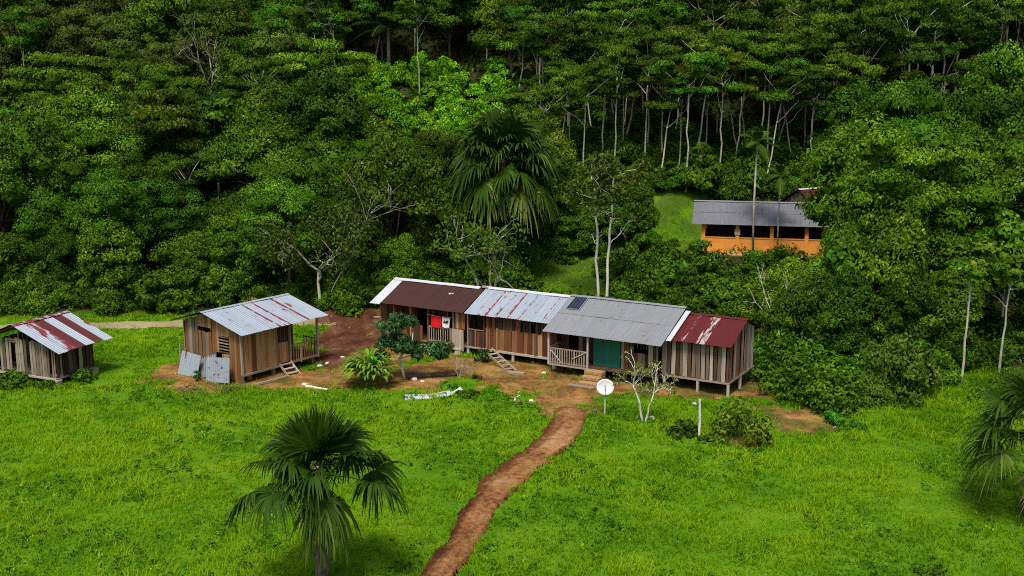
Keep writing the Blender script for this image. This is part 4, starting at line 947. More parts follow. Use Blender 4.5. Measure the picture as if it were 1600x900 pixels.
# ------------------------------------------------------------------ palms
def fan_frond(p0, d, Lp, R, nseg, droop, seed, tint0, w0=0.05, arc=150, sag=0.25):
    """one fan leaf: petiole plus pleated segments whose tips hang"""
    r = np.random.default_rng(seed); p0 = np.array(p0, float); d = norm(np.array(d, float))
    P = [p0 + d*Lp*t - UP*sag*Lp*t*t for t in np.linspace(0, 1, 6)]
    e = P[-1]; t = norm(P[-1]-P[-2]); s = np.cross(t, UP); s = norm(s) if np.linalg.norm(s) > 0.05 else np.array([1.0, 0, 0])
    nrm = norm(np.cross(s, t)); V = []; F = []; T = []
    for i in range(5):          # petiole as a thin three sided strip
        a, b = P[i], P[i+1]; n = len(V); q = 0.035*(1-i*0.1)
        V += [a-s*q, a+s*q, b+s*q*0.9, b-s*q*0.9, a+nrm*q, b+nrm*q*0.9]; F += [(n, n+1, n+2, n+3), (n, n+4, n+5, n+3), (n+1, n+4, n+5, n+2)]; T += [0.55]*3
    roll = r.normal(0, 0.5); s, nrm = s*math.cos(roll)+nrm*math.sin(roll), nrm*math.cos(roll)-s*math.sin(roll)
    for k in range(nseg):
        if r.random() < 0.10: continue
        ph = math.radians(-arc+2*arc*k/(nseg-1)+r.normal(0, 2)); dr = t*math.cos(ph)+s*math.sin(ph) + nrm*0.22*abs(math.sin(ph))
        dr = norm(dr); L = R*(0.80+0.22*math.cos(ph*0.6))*r.uniform(0.72, 1.12); sd = norm(np.cross(dr, nrm)); dp = droop*r.uniform(0.7, 1.4)
        fr = (0.03, 0.35, 0.62, 0.84, 1.0); wd = (0.35, 1.0, 0.9, 0.55, 0.1); q = []
        for f, w in zip(fr, wd):
            g = dp*L*max(0, f-0.28)**2*1.9; c = e+dr*L*(f-0.35*dp*max(0, f-0.5)**1.5) - UP*g
            q.append((c-sd*w0*w+nrm*0.012*(k % 2), c+sd*w0*w-nrm*0.012*(k % 2)))
        n = len(V)
        for a, b in q: V += [a, b]
        tt = float(np.clip(tint0+r.normal(0, 0.10)+0.18*(r.random() < 0.12), 0, 1))
        for i in range(4): F.append((n+2*i, n+2*i+1, n+2*i+3, n+2*i+2)); T.append(min(1, tt+(0.12 if i == 3 else 0)))
    return mesh_np('frond', np.array(V), np.array(F, np.int32), M['palm'], T)
def fan_palm(name, loc, trunk_h, n, Lp, R, nseg, label, seed, rt=0.2, w0=0.05, lo=-0.75, brown=True, boots=True, droop=0.55, phase=0.0, arc=150, stem=0.45):
    r = np.random.default_rng(seed); root = empty(name, loc, 0, label, 'palm')
    mb = MB(); mb.tube([(0, 0, -0.3), (0.02, 0, trunk_h*0.3), (0, 0.03, trunk_h*0.7), (0, 0, trunk_h)], [rt*1.25, rt*1.05, rt, rt*0.8], 12); mb.build('trunk', M['palm_trunk'], root, smooth=True)
    if boots:
        for k in range(26):
            z = trunk_h*(0.25+0.72*k/26); a = k*2.4; q = (math.cos(a)*rt*0.9, math.sin(a)*rt*0.9, z)
            e = (math.cos(a)*(rt+0.16), math.sin(a)*(rt+0.16), z+0.32); MB().tube([q, e], [0.07, 0.03], 5).build('leaf_base', M['palm_trunk'], root)
    for k in range(n):
        f = k/(n-1); el = 1.40 - (1.40-lo)*f**0.85; az = k*2.39996+phase+r.normal(0, 0.15); el += r.normal(0, 0.08)
        d = (math.cos(az)*math.cos(el), math.sin(az)*math.cos(el), math.sin(el))
        t0 = 0.22+0.2*r.random() + (max(0, f-0.76)*1.9 if brown else 0.10*f)
        obj('frond', fan_frond((d[0]*rt*0.5, d[1]*rt*0.5, trunk_h-0.1-stem*f), d, Lp*r.uniform(0.8, 1.15), R*r.uniform(0.85, 1.12), nseg, droop*(0.55+0.75*f), seed*100+k, t0, w0, arc, sag=0.12+0.22*f), root)
    return root
pf = G(504, 912)
def placed_palm(name, loc, trunk_h, fronds, label, seed, rt=0.22, w0=0.052):
    """fan palm with its leaves set one by one: (azimuth, elevation, petiole, radius, droop, tint, drop below the heart)"""
    root = empty(name, loc, 0, label, 'palm')
    MB().tube([(0, 0, -0.3), (0.02, 0, trunk_h*0.3), (0, 0.03, trunk_h*0.7), (0, 0, trunk_h)], [rt*1.3, rt*1.1, rt, rt*0.8], 12).build('trunk', M['palm_trunk'], root, smooth=True)
    for k in range(34):
        z = trunk_h*(0.12+0.85*k/34); a = k*2.4; q = (math.cos(a)*rt*0.9, math.sin(a)*rt*0.9, z)
        MB().tube([q, (math.cos(a)*(rt+0.17), math.sin(a)*(rt+0.17), z+0.34)], [0.08, 0.03], 5).build('leaf_base', M['palm_trunk'], root)
    for k, (az, el, lp, R, dr, tint, dz) in enumerate(fronds):
        az, el = math.radians(az), math.radians(el); d = (math.cos(az)*math.cos(el), math.sin(az)*math.cos(el), math.sin(el))
        obj('frond', fan_frond((d[0]*rt*0.5, d[1]*rt*0.5, trunk_h-0.05-dz*0.55), d, lp, R, 50, dr, seed*100+k, tint, w0, 92 if el > 0.95 else 150, sag=0.10+0.10*dr), root)
    return root
FR = [(20, 82, 0.7, 1.7, 0.05, 0.38, 0), (150, 76, 0.8, 1.7, 0.06, 0.30, 0), (250, 74, 0.7, 1.7, 0.06, 0.40, 0), (340, 68, 0.9, 1.65, 0.08, 0.28, 0.1), (80, 66, 0.9, 1.65, 0.08, 0.24, 0.1), (195, 64, 0.9, 1.65, 0.10, 0.30, 0.1), (300, 60, 0.9, 1.6, 0.12, 0.26, 0.1), (120, 58, 1.0, 1.6, 0.12, 0.24, 0.1), (10, 57, 1.0, 1.6, 0.12, 0.26, 0.1),
      (300, 48, 1.3, 1.4, 0.35, 0.32, 0.2), (40, 45, 1.5, 1.4, 0.35, 0.22, 0.2), (160, 42, 1.5, 1.4, 0.4, 0.24, 0.2), (225, 38, 1.4, 1.4, 0.45, 0.30, 0.3), (110, 40, 1.5, 1.4, 0.4, 0.22, 0.3), (0, 30, 1.75, 1.45, 0.45, 0.27, 0.3),
      (270, 25, 1.2, 1.4, 0.6, 0.34, 0.4), (180, 22, 1.7, 1.4, 0.55, 0.26, 0.4), (320, 15, 1.6, 1.45, 0.65, 0.30, 0.5), (345, 6, 2.1, 1.5, 0.6, 0.30, 0.6), (15, 10, 2.0, 1.45, 0.6, 0.24, 0.6), (190, -4, 2.25, 1.4, 0.75, 0.33, 0.7), (170, 5, 2.0, 1.4, 0.7, 0.26, 0.6),
      (215, 2, 1.7, 1.35, 0.8, 0.30, 0.7), (60, 10, 1.8, 1.4, 0.6, 0.22, 0.6), (130, 8, 1.8, 1.4, 0.6, 0.22, 0.6), (245, -12, 1.1, 1.3, 0.9, 0.40, 0.9), (285, -15, 1.0, 1.3, 0.95, 0.46, 1.0), (310, -22, 1.0, 1.25, 0.9, 0.5, 1.1), (265, -40, 0.8, 1.2, 0.9, 0.62, 1.3), (230, -35, 0.9, 1.15, 0.9, 0.5, 1.2),
      (255, 50, 0.9, 1.35, 0.4, 0.26, 0.2), (280, 38, 0.8, 1.35, 0.5, 0.24, 0.4), (235, 20, 0.9, 1.35, 0.6, 0.28, 0.5), (300, 12, 0.9, 1.35, 0.7, 0.26, 0.7), (205, 40, 1.3, 1.4, 0.35, 0.22, 0.2), (330, 36, 1.4, 1.4, 0.35, 0.22, 0.2), (270, 0, 0.7, 1.3, 0.8, 0.3, 0.9)]
placed_palm('fan_palm', pf, 4.7, [f for k, f in enumerate(FR) if f[1] > 55 or k % 4 != 1], 'dark fan palm standing alone in the foreground meadow', 3)
fan_palm('fan_palm', at_depth(1616, 46), 4.2, 26, 1.9, 1.7, 46, 'fan palm cut by the right edge of the picture', 9, 0.22, 0.044, -0.30, True, True, 0.42, 1.1, 130)
fan_palm('fan_palm', at_depth(785, 92), 9.9, 64, 3.0, 2.3, 40, 'large drooping palm with a skirt of browning fronds behind the row', 12, 0.3, 0.10, -0.42, True, False, 0.62, 0.2)
def feather_frond(d, L, seed, tint0, n=34, sag=0.5):
    r = np.random.default_rng(seed); d = norm(np.array(d, float)); P = [d*L*t - UP*sag*L*t**2.2 for t in np.linspace(0, 1, n)]; V = []; F = []; T = []
    for i in range(n-1):
        a, b = P[i], P[i+1]; t = norm(b-a); s = np.cross(t, UP); s = norm(s) if np.linalg.norm(s) > 0.05 else np.array([1.0, 0, 0]); m = len(V); q = 0.04
        V += [a-s*q, a+s*q, b+s*q, b-s*q]; F.append((m, m+1, m+2, m+3)); T.append(0.6)
        if i < 3: continue
        for sg in (-1, 1):
            l = L*0.20*math.sin(math.pi*(i/n)**0.7)+0.15; e = a+(s*sg*0.85+t*0.55)*l-UP*l*0.45; m = len(V); w = t*0.055
            V += [a-w*.4, a+w*.4, (a+e)/2+w+UP*l*.12, e, (a+e)/2-w+UP*l*.12]; F += [(m, m+1, m+2, m+4)]; T.append(tint0+r.normal(0, .08)); V += [(a+e)/2+w+UP*l*.12, e, e, (a+e)/2-w+UP*l*.12]; k = len(V); F.append((k-4, k-3, k-1, k-1)) if False else F.append((m+4, m+2, m+3, m+3)) if False else F.append((k-4, k-3, k-2, k-1)); T.append(tint0)
    return mesh_np('frond', np.array(V), np.array(F, np.int32), M['palm'], T)
def feather_palm(name, loc, trunk_h, n, L, label, seed, rt=0.14, lo=-0.1, tint=0.35, bark='palm_trunk', group=None):
    r = np.random.default_rng(seed); root = empty(name, loc, r.random()*6, label, 'palm', group)
    MB().tube([(0, 0, -0.3), (0.1, 0, trunk_h*0.5), (0, 0, trunk_h)], [rt*1.2, rt, rt*0.8], 8).build('trunk', M[bark], root, smooth=True)
    ms = [feather_frond((1, 0, 0.0), 1.0, seed, tint)] if False else None
    for k in range(n):
        f = k/max(1, n-1); el = 1.35-(1.35-lo)*f; az = k*2.39996; d = (math.cos(az)*math.cos(el), math.sin(az)*math.cos(el), math.sin(el))
        obj('frond', feather_frond(d, L*r.uniform(0.8, 1.1), seed*50+k, tint+r.normal(0, 0.06), 26), root, (0, 0, trunk_h))
    return root
feather_palm('feather_palm', at_depth(612, 146), 6.0, 16, 6.2, 'dark feather palm rising out of the far clearing', 21, 0.25, 0.15, 0.22)
feather_palm('feather_palm', at_depth(1176, 97), 10.2, 11, 2.3, 'slim palm on a thin pale trunk left of the orange house middle', 22, 0.09, -0.3, 0.42, 'bark_pale')
feather_palm('feather_palm', at_depth(1214, 96.5), 7.4, 9, 1.9, 'thin stemmed small palm right of the slim palm, before the orange house', 23, 0.07, -0.3, 0.45, 'bark_grey')

# ------------------------------------------------------------------ single trees and plants that stand out
def sparse_tree(seed, H, spread, trunks, leafn, leaf, mat, bark, rad=0.12, depth=4, tip_r=0.5, up=0.2, first=0.42, sp=0.55, nsub=(2, 4)):
    """open crowned tree: real branching, leaves only round the twigs. trunks = list of lean vectors"""
    r = np.random.default_rng(seed); mb = MB(); tips = []
    for lx, ly in trunks:
        branchy(mb, (0, 0, -0.2), (lx, ly, 1.0), H*first, rad, depth, r, tips, sp*spread, up, 0.012, nsub)
    tr = mb.mesh('trunk', M[bark], True)
    if not leafn: return tr, None
    c = np.array([t[0] for t in tips]); V, F, T = clump_leaves(c, tip_r*r.uniform(0.6, 1.3, len(c)), leafn, r, leaf, 0.6, 0.55, -0.8, 0.8)
    return tr, mesh_np('crown', V, F, M[mat], T)
put_tree('open_tree', sparse_tree(31, 8.5, 1.1, [(-0.22, 0), (0.25, 0.05)], 36, 0.26, 'leaf_olive', 'bark_pale', 0.13, 4, 1.0, 0.05, 0.40, 0.72), at_depth(758, 82.5),
         'open olive crowned tree with pale forked trunk behind the row', rz=0.0, color=(0.95, 1.25, 0.8))
put_tree('open_tree', sparse_tree(33, 8.5, 1.2, [(0.02, 0)], 55, 0.26, 'leaf_olive', 'bark_pale', 0.15, 4, 1.1, 0.05, 0.38, 0.75, (3, 5)), at_depth(497, 84.5),
         'olive tree with tangled grey limbs behind the brown hut', rz=0.6, color=(0.85, 1.15, 0.8))
put_tree('dead_tree', sparse_tree(35, 8.6, 1.1, [(0.30, 0.0)], 0, 0.3, 'leaf', 'bark_grey', 0.075, 4, 0.5, 0.05, 0.5, 0.5), at_depth(524, 86),
         'bare bleached branches reaching right of the olive tree', rz=0.0)
# two tall white stems behind the row
def white_stem(name, px0, y, px1, H, label, seed, col):
    b = at_depth(px0, y); r = np.random.default_rng(seed); mb = MB(); dx = (px1-px0)/FPX*y
    P = limb_points((0, 0, -0.3), (dx, 0, H), r, 0.035, 9); mb.tube(P, np.linspace(0.125, 0.07, 9), 8)
    tips = []
    for k in (4, 6, 7, 8, 8, 8):
        dd = norm(np.array([r.normal(0, 1), r.normal(0, 0.7), 0.35])); branchy(mb, P[k], dd, r.uniform(0.9, 1.6), 0.05, 2, r, tips, 0.6, 0.2)
    tr = mb.mesh('trunk', M['bark_white'], True); c = np.array([t[0] for t in tips if t[0][2] > H*0.68])
    c = np.concatenate([c, np.stack([dx+r.normal(0, 1.8, 30), r.normal(0, 1.4, 30), H+r.uniform(-1.6, 0.9, 30)], 1)])
    V, F, T = clump_leaves(c, 0.65*r.uniform(0.6, 1.2, len(c)), 26, r, 0.32, 0.55, 0.55, -0.8, 0.8)
    return put_tree(name, (tr, mesh_np('crown', V, F, M['leaf_olive'], T)), b, label, rz=0.0, color=col)
white_stem('white_stem_tree', 936, 86.0, 926, 9.4, 'left of two white stemmed trees behind the grey roof', 41, (0.8, 1.0, 0.8))
white_stem('white_stem_tree', 947, 85.0, 956, 9.9, 'right of two white stemmed trees behind the grey roof', 42, (0.95, 1.1, 0.8))
# pale leafless sapling right of the red roof
put_tree('dead_tree', sparse_tree(57, 5.4, 0.8, [(-0.03, 0)], 0, 0.3, 'leaf', 'bark_pale', 0.07, 3, 0.4, 0.25, 0.55, 0.5), at_depth(1214, 72.0), 'pale leafless sapling right of the red roofed house', rz=0.3)
# large leafless tree on the far left hill
bt = sparse_tree(53, 12.5, 0.9, [(-0.15, 0), (0.25, 0.1)], 5, 0.35, 'leaf_olive', 'bark_pale', 0.22, 5, 0.7, 0.12, 0.36, 0.45)
put_tree('bare_tree', bt, at_depth(345, 128), 'large almost leafless greyish tree high in the left forest', rz=0.2)
# forked white stems with a thin crown in front of the row
def forked(seed):
    r = np.random.default_rng(seed); mb = MB(); tips = []
    P1 = limb_points((0, 0, -0.1), (-0.62, 0, 2.15), r, 0.06, 6); P2 = limb_points((0.06, 0, -0.1), (0.48, 0.05, 1.65), r, 0.06, 6)
    mb.tube(P1, np.linspace(0.075, 0.05, 6), 7); mb.tube(P2, np.linspace(0.07, 0.045, 6), 7)
    for P, n in ((P1, 4), (P2, 4)):
        for k in range(n): branchy(mb, P[-1], norm(np.array([r.normal(0, .8), r.normal(0, .6), 0.8])), r.uniform(0.35, 0.6), 0.028, 3, r, tips, 0.6, 0.15)
    for P in (P1, P2): branchy(mb, P[-1], (0.15 if P is P2 else 0.1, 0, 1), 0.8, 0.035, 3, r, tips, 0.6, 0.2)
    c = np.array([t[0] for t in tips]); V, F, T = clump_leaves(c, 0.22*np.ones(len(c)), 5, r, 0.15, 0.8, 0.5, -0.8, 0.8)
    return mb.mesh('trunk', M['bark_white'], True), mesh_np('crown', V, F, M['leaf_olive'], np.clip(T+0.25, 0, 1))
put_tree('forked_tree', forked(61), G(1006, 661), 'small nearly bare tree on two white stems before the row', rz=0.0, color=(1.2, 1.25, 0.9))
# crooked dark tree in the yard and its low neighbour
def crooked(seed):
    r = np.random.default_rng(seed); mb = MB(); P = [(0, 0, -0.1), (-0.15, 0, 0.6), (-0.35, 0, 1.3), (0.1, 0.05, 1.9), (0.0, 0.1, 2.6)]
    mb.tube(P, [0.10, 0.085, 0.08, 0.07, 0.06], 7); mb.tube([(-0.35, 0, 1.3), (0.5, 0, 1.55), (1.5, -0.1, 1.75)], [0.06, 0.05, 0.035], 6, False)
    mb.tube([(0.1, 0.05, 1.9), (0.5, 0, 2.5), (0.55, 0, 3.0)], [0.06, 0.05, 0.03], 6, False); mb.tube([(0, 0.1, 2.4), (-0.8, 0, 2.9)], [0.05, 0.02], 5, False)
    cs = np.stack([r.normal(-0.35, 0.95, 34), r.normal(0, 0.7, 34), r.uniform(1.9, 3.9, 34)], 1); cs[:, 2] -= 0.35*np.abs(cs[:, 0]+0.35)
    cs2 = np.stack([r.normal(2.1, 0.45, 12), r.normal(-0.1, 0.35, 12), r.uniform(1.45, 2.15, 12)], 1)
    V, F, T = clump_leaves(np.concatenate([cs, cs2]), 0.55*r.uniform(0.7, 1.2, 46), 95, r, 0.24, 0.7, 0.5, -0.5, 0.6)
    return mb.mesh('trunk', M['bark_white'], True), mesh_np('crown', V, F, M['leaf_gloss'], T)
put_tree('crooked_tree', crooked(71), G(633, 592), 'dark glossy small tree on a crooked white trunk in the yard', rz=0.0, color=(0.85, 0.85, 0.9))
# bright broad leaved clump: each blade is a part
r_ = np.random.default_rng(81)
def blade(L, w, seed):
    r = np.random.default_rng(seed); V = []; n = 7
    for i in range(n):
        f = i/(n-1); c = np.array([L*0.55*f**1.4, 0, L*(f-0.55*f**2.6)]); ww = w*math.sin(math.pi*min(1, f*0.92+0.06))**0.8
        V += [c+np.array([0, -ww, 0.25*ww]), c, c+np.array([0, ww, 0.25*ww])]
    F = [(3*i+a, 3*i+a+1, 3*i+a+4, 3*i+a+3) for i in range(n-1) for a in (0, 1)]
    return mesh_np('leaf', np.array(V), np.array(F, np.int32), M['leaf_bright'], np.full(len(F), 0.45+0.35*r.random()), True)
bl = [blade(1.25, 0.055+0.012*k, k) for k in range(5)]
gc = empty('broadleaf_clump', G(578, 603), 0, 'bright yellow green clump of long broad leaves in the yard', 'plant')
for k in range(230):
    a = r_.random()*6.283; q = math.sqrt(r_.random()); tl = q*1.0+r_.normal(0, .12); st = 0.55+1.25*(1-q*0.65)*r_.random()
    p = (math.cos(a)*q*0.95, math.sin(a)*q*0.95, st*1.05)
    o = obj('leaf', bl[k % 5], gc, p, (0, tl*0.55, a+r_.normal(0, .5)), (r_.uniform(0.9, 1.4),)*3); o.color = (r_.uniform(0.5, 1.15), r_.uniform(0.65, 1.1), 1, 1)
mb = MB()
for k in range(26):
    a = r_.random()*6.283; q = math.sqrt(r_.random()); mb.tube([(math.cos(a)*q*0.4, math.sin(a)*q*0.4, -0.1), (math.cos(a)*q*0.85, math.sin(a)*q*0.85, 1.1)], [0.02, 0.015], 4, False)
mb.build('stalk_cluster', M['leaf_bright'], gc)

def shrub_at(name, loc, R, H, n_cl, per, leaf, mat, label, seed, color=(1, 1, 1), group=None, bark='bark', cat='shrub'):
    f, cs = shrub(seed, R, H, n_cl, per, leaf, mat); st = stems_mesh(cs, np.random.default_rng(seed), bark)
    return put_tree(name, (st, f), loc, label, group, 1.0, None, 0.0, color, cat, ('stem', 'foliage'))
shrub_at('yard_shrub', G(1156, 690), 1.75, 2.75, 26, 62, 0.22, 'leaf_olive', 'yellowish green rounded shrub below the red roofed house', 91, (1.7, 2.1, 0.8))
shrub_at('yard_shrub', G(1068, 682), 0.85, 1.1, 14, 60, 0.20, 'leaf', 'low dark green bush left of the lone post', 92, (0.75, 0.8, 0.8))
shrub_at('yard_shrub', G(1108, 690), 0.55, 0.6, 8, 40, 0.18, 'leaf', 'tiny dark bush at the foot of the lone post', 93, (0.8, 0.9, 0.8))
shrub_at('yard_shrub', G(756, 565), 0.65, 1.15, 12, 60, 0.16, 'leaf_gloss', 'dark bush under the floor left of the steep stair', 94, (0.9, 1, 0.9))
shrub_at('yard_shrub', G(745, 592), 0.35, 0.6, 6, 40, 0.14, 'leaf', 'small green weed on the bare yard below the porch', 95)
shrub_at('yard_shrub', G(702, 607), 0.55, 0.55, 8, 40, 0.22, 'leaf_bright', 'low tuft of broad green leaves left of the path head', 96, (0.6, 0.75, 0.8))
shrub_at('yard_shrub', G(732, 618), 0.7, 0.5, 8, 50, 0.2, 'leaf', 'dark low weeds beside the curled sheet scrap', 97, (0.7, 0.8, 0.7))
shrub_at('yard_shrub', G(1302, 665), 0.65, 1.1, 9, 60, 0.30, 'leaf_bright', 'fresh green broadleaf seedling in front of the right thicket', 98, (0.5, 0.75, 0.8))
shrub_at('yard_shrub', G(1340, 672), 0.55, 0.8, 8, 50, 0.30, 'leaf_bright', 'second lower green seedling before the right thicket', 99, (0.42, 0.7, 0.8))
shrub_at('yard_shrub', G(1446, 905), 0.75, 0.95, 8, 26, 0.16, 'leaf', 'small scraggly dark seedling at the bottom edge on the right', 100, (0.6, 0.7, 0.8))
shrub_at('yard_shrub', G(22, 604), 1.25, 1.25, 16, 60, 0.24, 'leaf', 'bushy green weeds in front of the shed door', 101, (0.95, 1.05, 0.9))
shrub_at('yard_shrub', G(75, 606), 0.7, 0.6, 9, 50, 0.2, 'leaf', 'low weeds under the corner of the shed', 102, (0.85, 1.0, 0.9))
shrub_at('yard_shrub', aw(1.3, -0.75, 0.0), 0.95, 0.8, 14, 60, 0.22, 'leaf', 'dark green plants along the right side of the shed', 103, (0.8, 0.95, 0.9))
shrub_at('yard_shrub', bw(-1.05, 2.9, gb(-1, 2.9)), 0.35, 1.25, 7, 50, 0.14, 'leaf', 'climbing green weed between the leaning tin sheets', 104, (0.8, 0.9, 0.8))
tw = sparse_tree(105, 2.0, 1.1, [(0.1, 0), (-0.25, 0.1), (0.35, -0.1)], 0, 0.2, 'leaf', 'bark_grey', 0.035, 3, 0.2, 0.1, 0.36, 0.6)
put_tree('dry_twigs', tw, G(718, 590), 'dry twiggy shrub in the yard below the first porch', rz=0.1, cat='shrub', parts=('stem', 'crown'))
for px, py, s, lb in ((297, 612, 0.8, 'dry brushwood heap at the foot of the leaning sheets'), (360, 612, 0.5, 'small heap of dry sticks at the hut corner')):
    rr = np.random.default_rng(px); mb = MB()
    for k in range(60):
        a = rr.random()*6.28; c = np.array([rr.normal(0, s*0.8), rr.normal(0, s*0.4), abs(rr.normal(0, 0.14))]); e = c+np.array([math.cos(a), math.sin(a), rr.normal(0.2, 0.3)])*rr.uniform(0.3, 0.9)*s
        mb.tube(limb_points(c, e, rr, 0.1, 3), [0.018, 0.014, 0.008], 4, False)
    tag(mb.build('brush_heap', M['bark'], None, G(px, py)), lb, 'brushwood')

# ------------------------------------------------------------------ forest
PROTO = {}
PROTO['dome'] = [crown_dome(200+k, 12, 4.4+0.5*(k % 3), 4.0, 44, 340, (0.24, 0.20, 0.28)[k % 3], 0.72, 0.20, rcf=0.30) for k in range(6)]
PROTO['tier'] = [crown_dome(220+k, 11, 4.2+0.4*k, 4.2, 40, 360, 0.22, 0.45, 0.18, layered=0.17, rcf=0.31, bark='bark') for k in range(4)]
PROTO['round'] = [crown_dome(240+k, 7, 2.9+0.25*k, 0.5, 44, 290, (0.20, 0.25)[k % 2], 0.75, 0.13, rcf=0.30) for k in range(4)]
PROTO['olive'] = [crown_dome(260+k, 11, 4.0+0.4*k, 3.6, 44, 270, 0.21, 0.6, 0.18, rcf=0.28, mat='leaf_olive', bark='bark') for k in range(3)]
PROTO['slim'] = [slender(280+k, 14, 2.9+0.3*(k % 3), 4.6, 16+2*(k % 2), 300, 0.22, trunk_r=0.10+0.015*(k % 3), lean=0.9) for k in range(6)]
PROTO['umbrella'] = [slender(300+k, 8, 1.5, 1.3, 7, 130, 0.28, trunk_r=0.09, lean=0.2, flat=0.35) for k in range(2)]
PROTO['bigleaf'] = [crown_dome(310+k, 9, 3.4, 4.2, 30, 130, 0.40, 0.6, 0.13, rcf=0.30, bark='bark_pale', asp=0.75) for k in range(3)]
PROTO['grand'] = [crown_dome(320+k, 15, 6.2, 4.5, 60, 470, 0.22, 0.5, 0.30, layered=0.13, rcf=0.27) for k in range(2)]
SHR = []
for k in range(6):
    f, cs = shrub(330+k, 1.6, 2.2+0.3*(k % 3), 24, 140, 0.19 if k < 4 else 0.29, 'leaf', 0.55 if k < 4 else 0.7); SHR.append((stems_mesh(cs, np.random.default_rng(330+k)), f))
SHO = []
for k in range(3):
    f, cs = shrub(350+k, 1.7, 2.4, 26, 140, 0.16, 'leaf_olive'); SHO.append((stems_mesh(cs, np.random.default_rng(350+k), 'bark_pale'), f))

def tree_here(kind, px, y, s, color, label, group, name='forest_tree', sz=None):
    b = at_depth(px, y); return put_tree(name, random.choice(PROTO[kind]), b-Vector((0, 0, 0.15)), label, group, s, sz, None, color)
placed_slope = []
# big bright domes on the right
BR = (1.25, 1.4, 0.9)
for kind, px, y, s, col, lb in (('grand', 1418, 80, 1.0, BR, 'largest bright green layered tree right of the orange house'), ('dome', 1358, 86, 1.20, (1.2, 1.35, 1.0), 'bright rounded tree top peeking above the layered tree, left side'),
                           ('dome', 1465, 84, 1.15, (1.25, 1.5, 1.0), 'bright tree leaning behind the largest layered tree, right side'), ('tier', 1570, 86, 1.20, (1.2, 1.5, 1.0), 'bright layered tree near the right edge, mid height'),
                           ('bigleaf', 1352, 76, 1.0, (0.9, 1.2, 1.2), 'large leaved tree in front of the largest layered tree')):
    tree_here(kind, px, y, s, col, lb, None, 'broad_tree')
for px, y, s, lb in ((902, 99, 0.62, 'bushy tree on the open slope just left of the white stems'), (948, 102, 0.78, 'bushy tree on the open slope behind the white stems'), (988, 104, 0.80, 'rounded tree at the top of the open slope'), (1012, 96, 0.48, 'small round tree low on the open slope'), (868, 101, 0.7, 'bushy tree between the large palm and the open slope')):
    tree_here('round', px, y, s, (0.9, 1.05, 0.9), lb, None, 'slope_tree'); placed_slope.append((at_depth(px, y).x, y, 3.0))
for px, y, s, lb in ((1508, 66.5, 0.98, 'slender tree with a flat umbrella crown standing free at right'), (1565, 68, 0.93, 'slender umbrella crowned tree nearer the right edge')):
    b = at_depth(px, y); put_tree('umbrella_tree', PROTO['umbrella'][0 if px < 1550 else 1], b, lb, None, s, None, 0.3, (1.1, 1.35, 1.0))

zones = []
def free(x, y, r, lst):
    return all((x-a)**2+(y-b)**2 > (0.5*(r+c))**2 for a, b, c in lst)
placed = list(placed_slope)
NOUN = dict(dome=('broadleaf_tree', 'broad tree'), tier=('layered_tree', 'flat layered tree'), round=('bushy_tree', 'bushy round tree'), olive=('olive_tree', 'olive brown tree'),
            slim=('slim_tree', 'slim trunked tree'), bigleaf=('large_leaved_tree', 'large leaved tree'))
MARKS = [(110, 'above the shed'), (235, 'right of the shed'), (380, 'above the brown hut'), (500, 'above the hut porch'), (620, 'above the dug soil'), (720, 'above the brown roof'), (860, 'above the striped roof'),
         (980, 'above the solar panel'), (1090, 'above the grey roof'), (1190, 'above the orange house'), (1300, 'above the red roof'), (1420, 'above the layered tree'), (1530, 'above the umbrella tree'), (9999, 'above the right edge palm')]
HT = dict(dome=12, tier=11, round=7, olive=11, slim=14, bigleaf=9)
def mark(px): return next(t for a, t in MARKS if px < a)
def tone(c): l = c[0]*0.4+c[1]*0.6; return 'dark' if l < 0.78 else 'green' if l < 1.05 else 'bright'
def plan(n, y0, y1, cond, kinds, s0, s1, sep, label, group, col, name='forest_tree', fixed_px=None):
    """scatter individual trees over a stretch of the forest"""
    cnt = tries = 0
    while cnt < n and tries < n*40:
        tries += 1
        y = math.sqrt(random.uniform(y0*y0, y1*y1)); px = random.uniform(-60, 1660); b = at_depth(px, y)
        gx, gy = project(b.x, b.y, b.z)
        if not cond(px, y, gy): continue
        if not free(b.x, b.y, sep, placed): continue
        s = random.uniform(s0, s1); kind = random.choice(kinds); top = project(b.x, b.y, b.z+HT[kind]*s)[1]
        if 535 < px < 785 and y < 147 and top < 192: continue        # keep the view to the far clearing open
        if 1075 < px < 1255 and y < 99 and top < 400: continue       # and to the orange house
        placed.append((b.x, b.y, sep)); cnt += 1
        k = random.uniform(0.6, 1.6); w = random.uniform(0.8, 0.98) if kind == 'olive' else random.uniform(0.75, 1.35); c = (col[0]*k*w, col[1]*k, col[2]*k)
        lb = f'{tone(c)} {NOUN[kind][1]} {label}, {mark(px)}'
        put_tree(NOUN[kind][0], random.choice(PROTO[kind]), b-Vector((0, 0, 0.2)), lb, group, s, s*random.uniform(0.85, 1.2), None, c)
    return cnt
def clearing(px, gy): return 545 < px < 775 and 120 < gy < 215
def slope_open(px, y, gy): return (815 < px < 960 and gy > 352) or (960 <= px < 1110 and gy > 300) or (1040 < px < 1310 and 94 < y < 112)
left = lambda px, y, gy: px < 640 and gy < 488
mid = lambda px, y, gy: 600 <= px < 860 and gy < 430 and not clearing(px, gy)
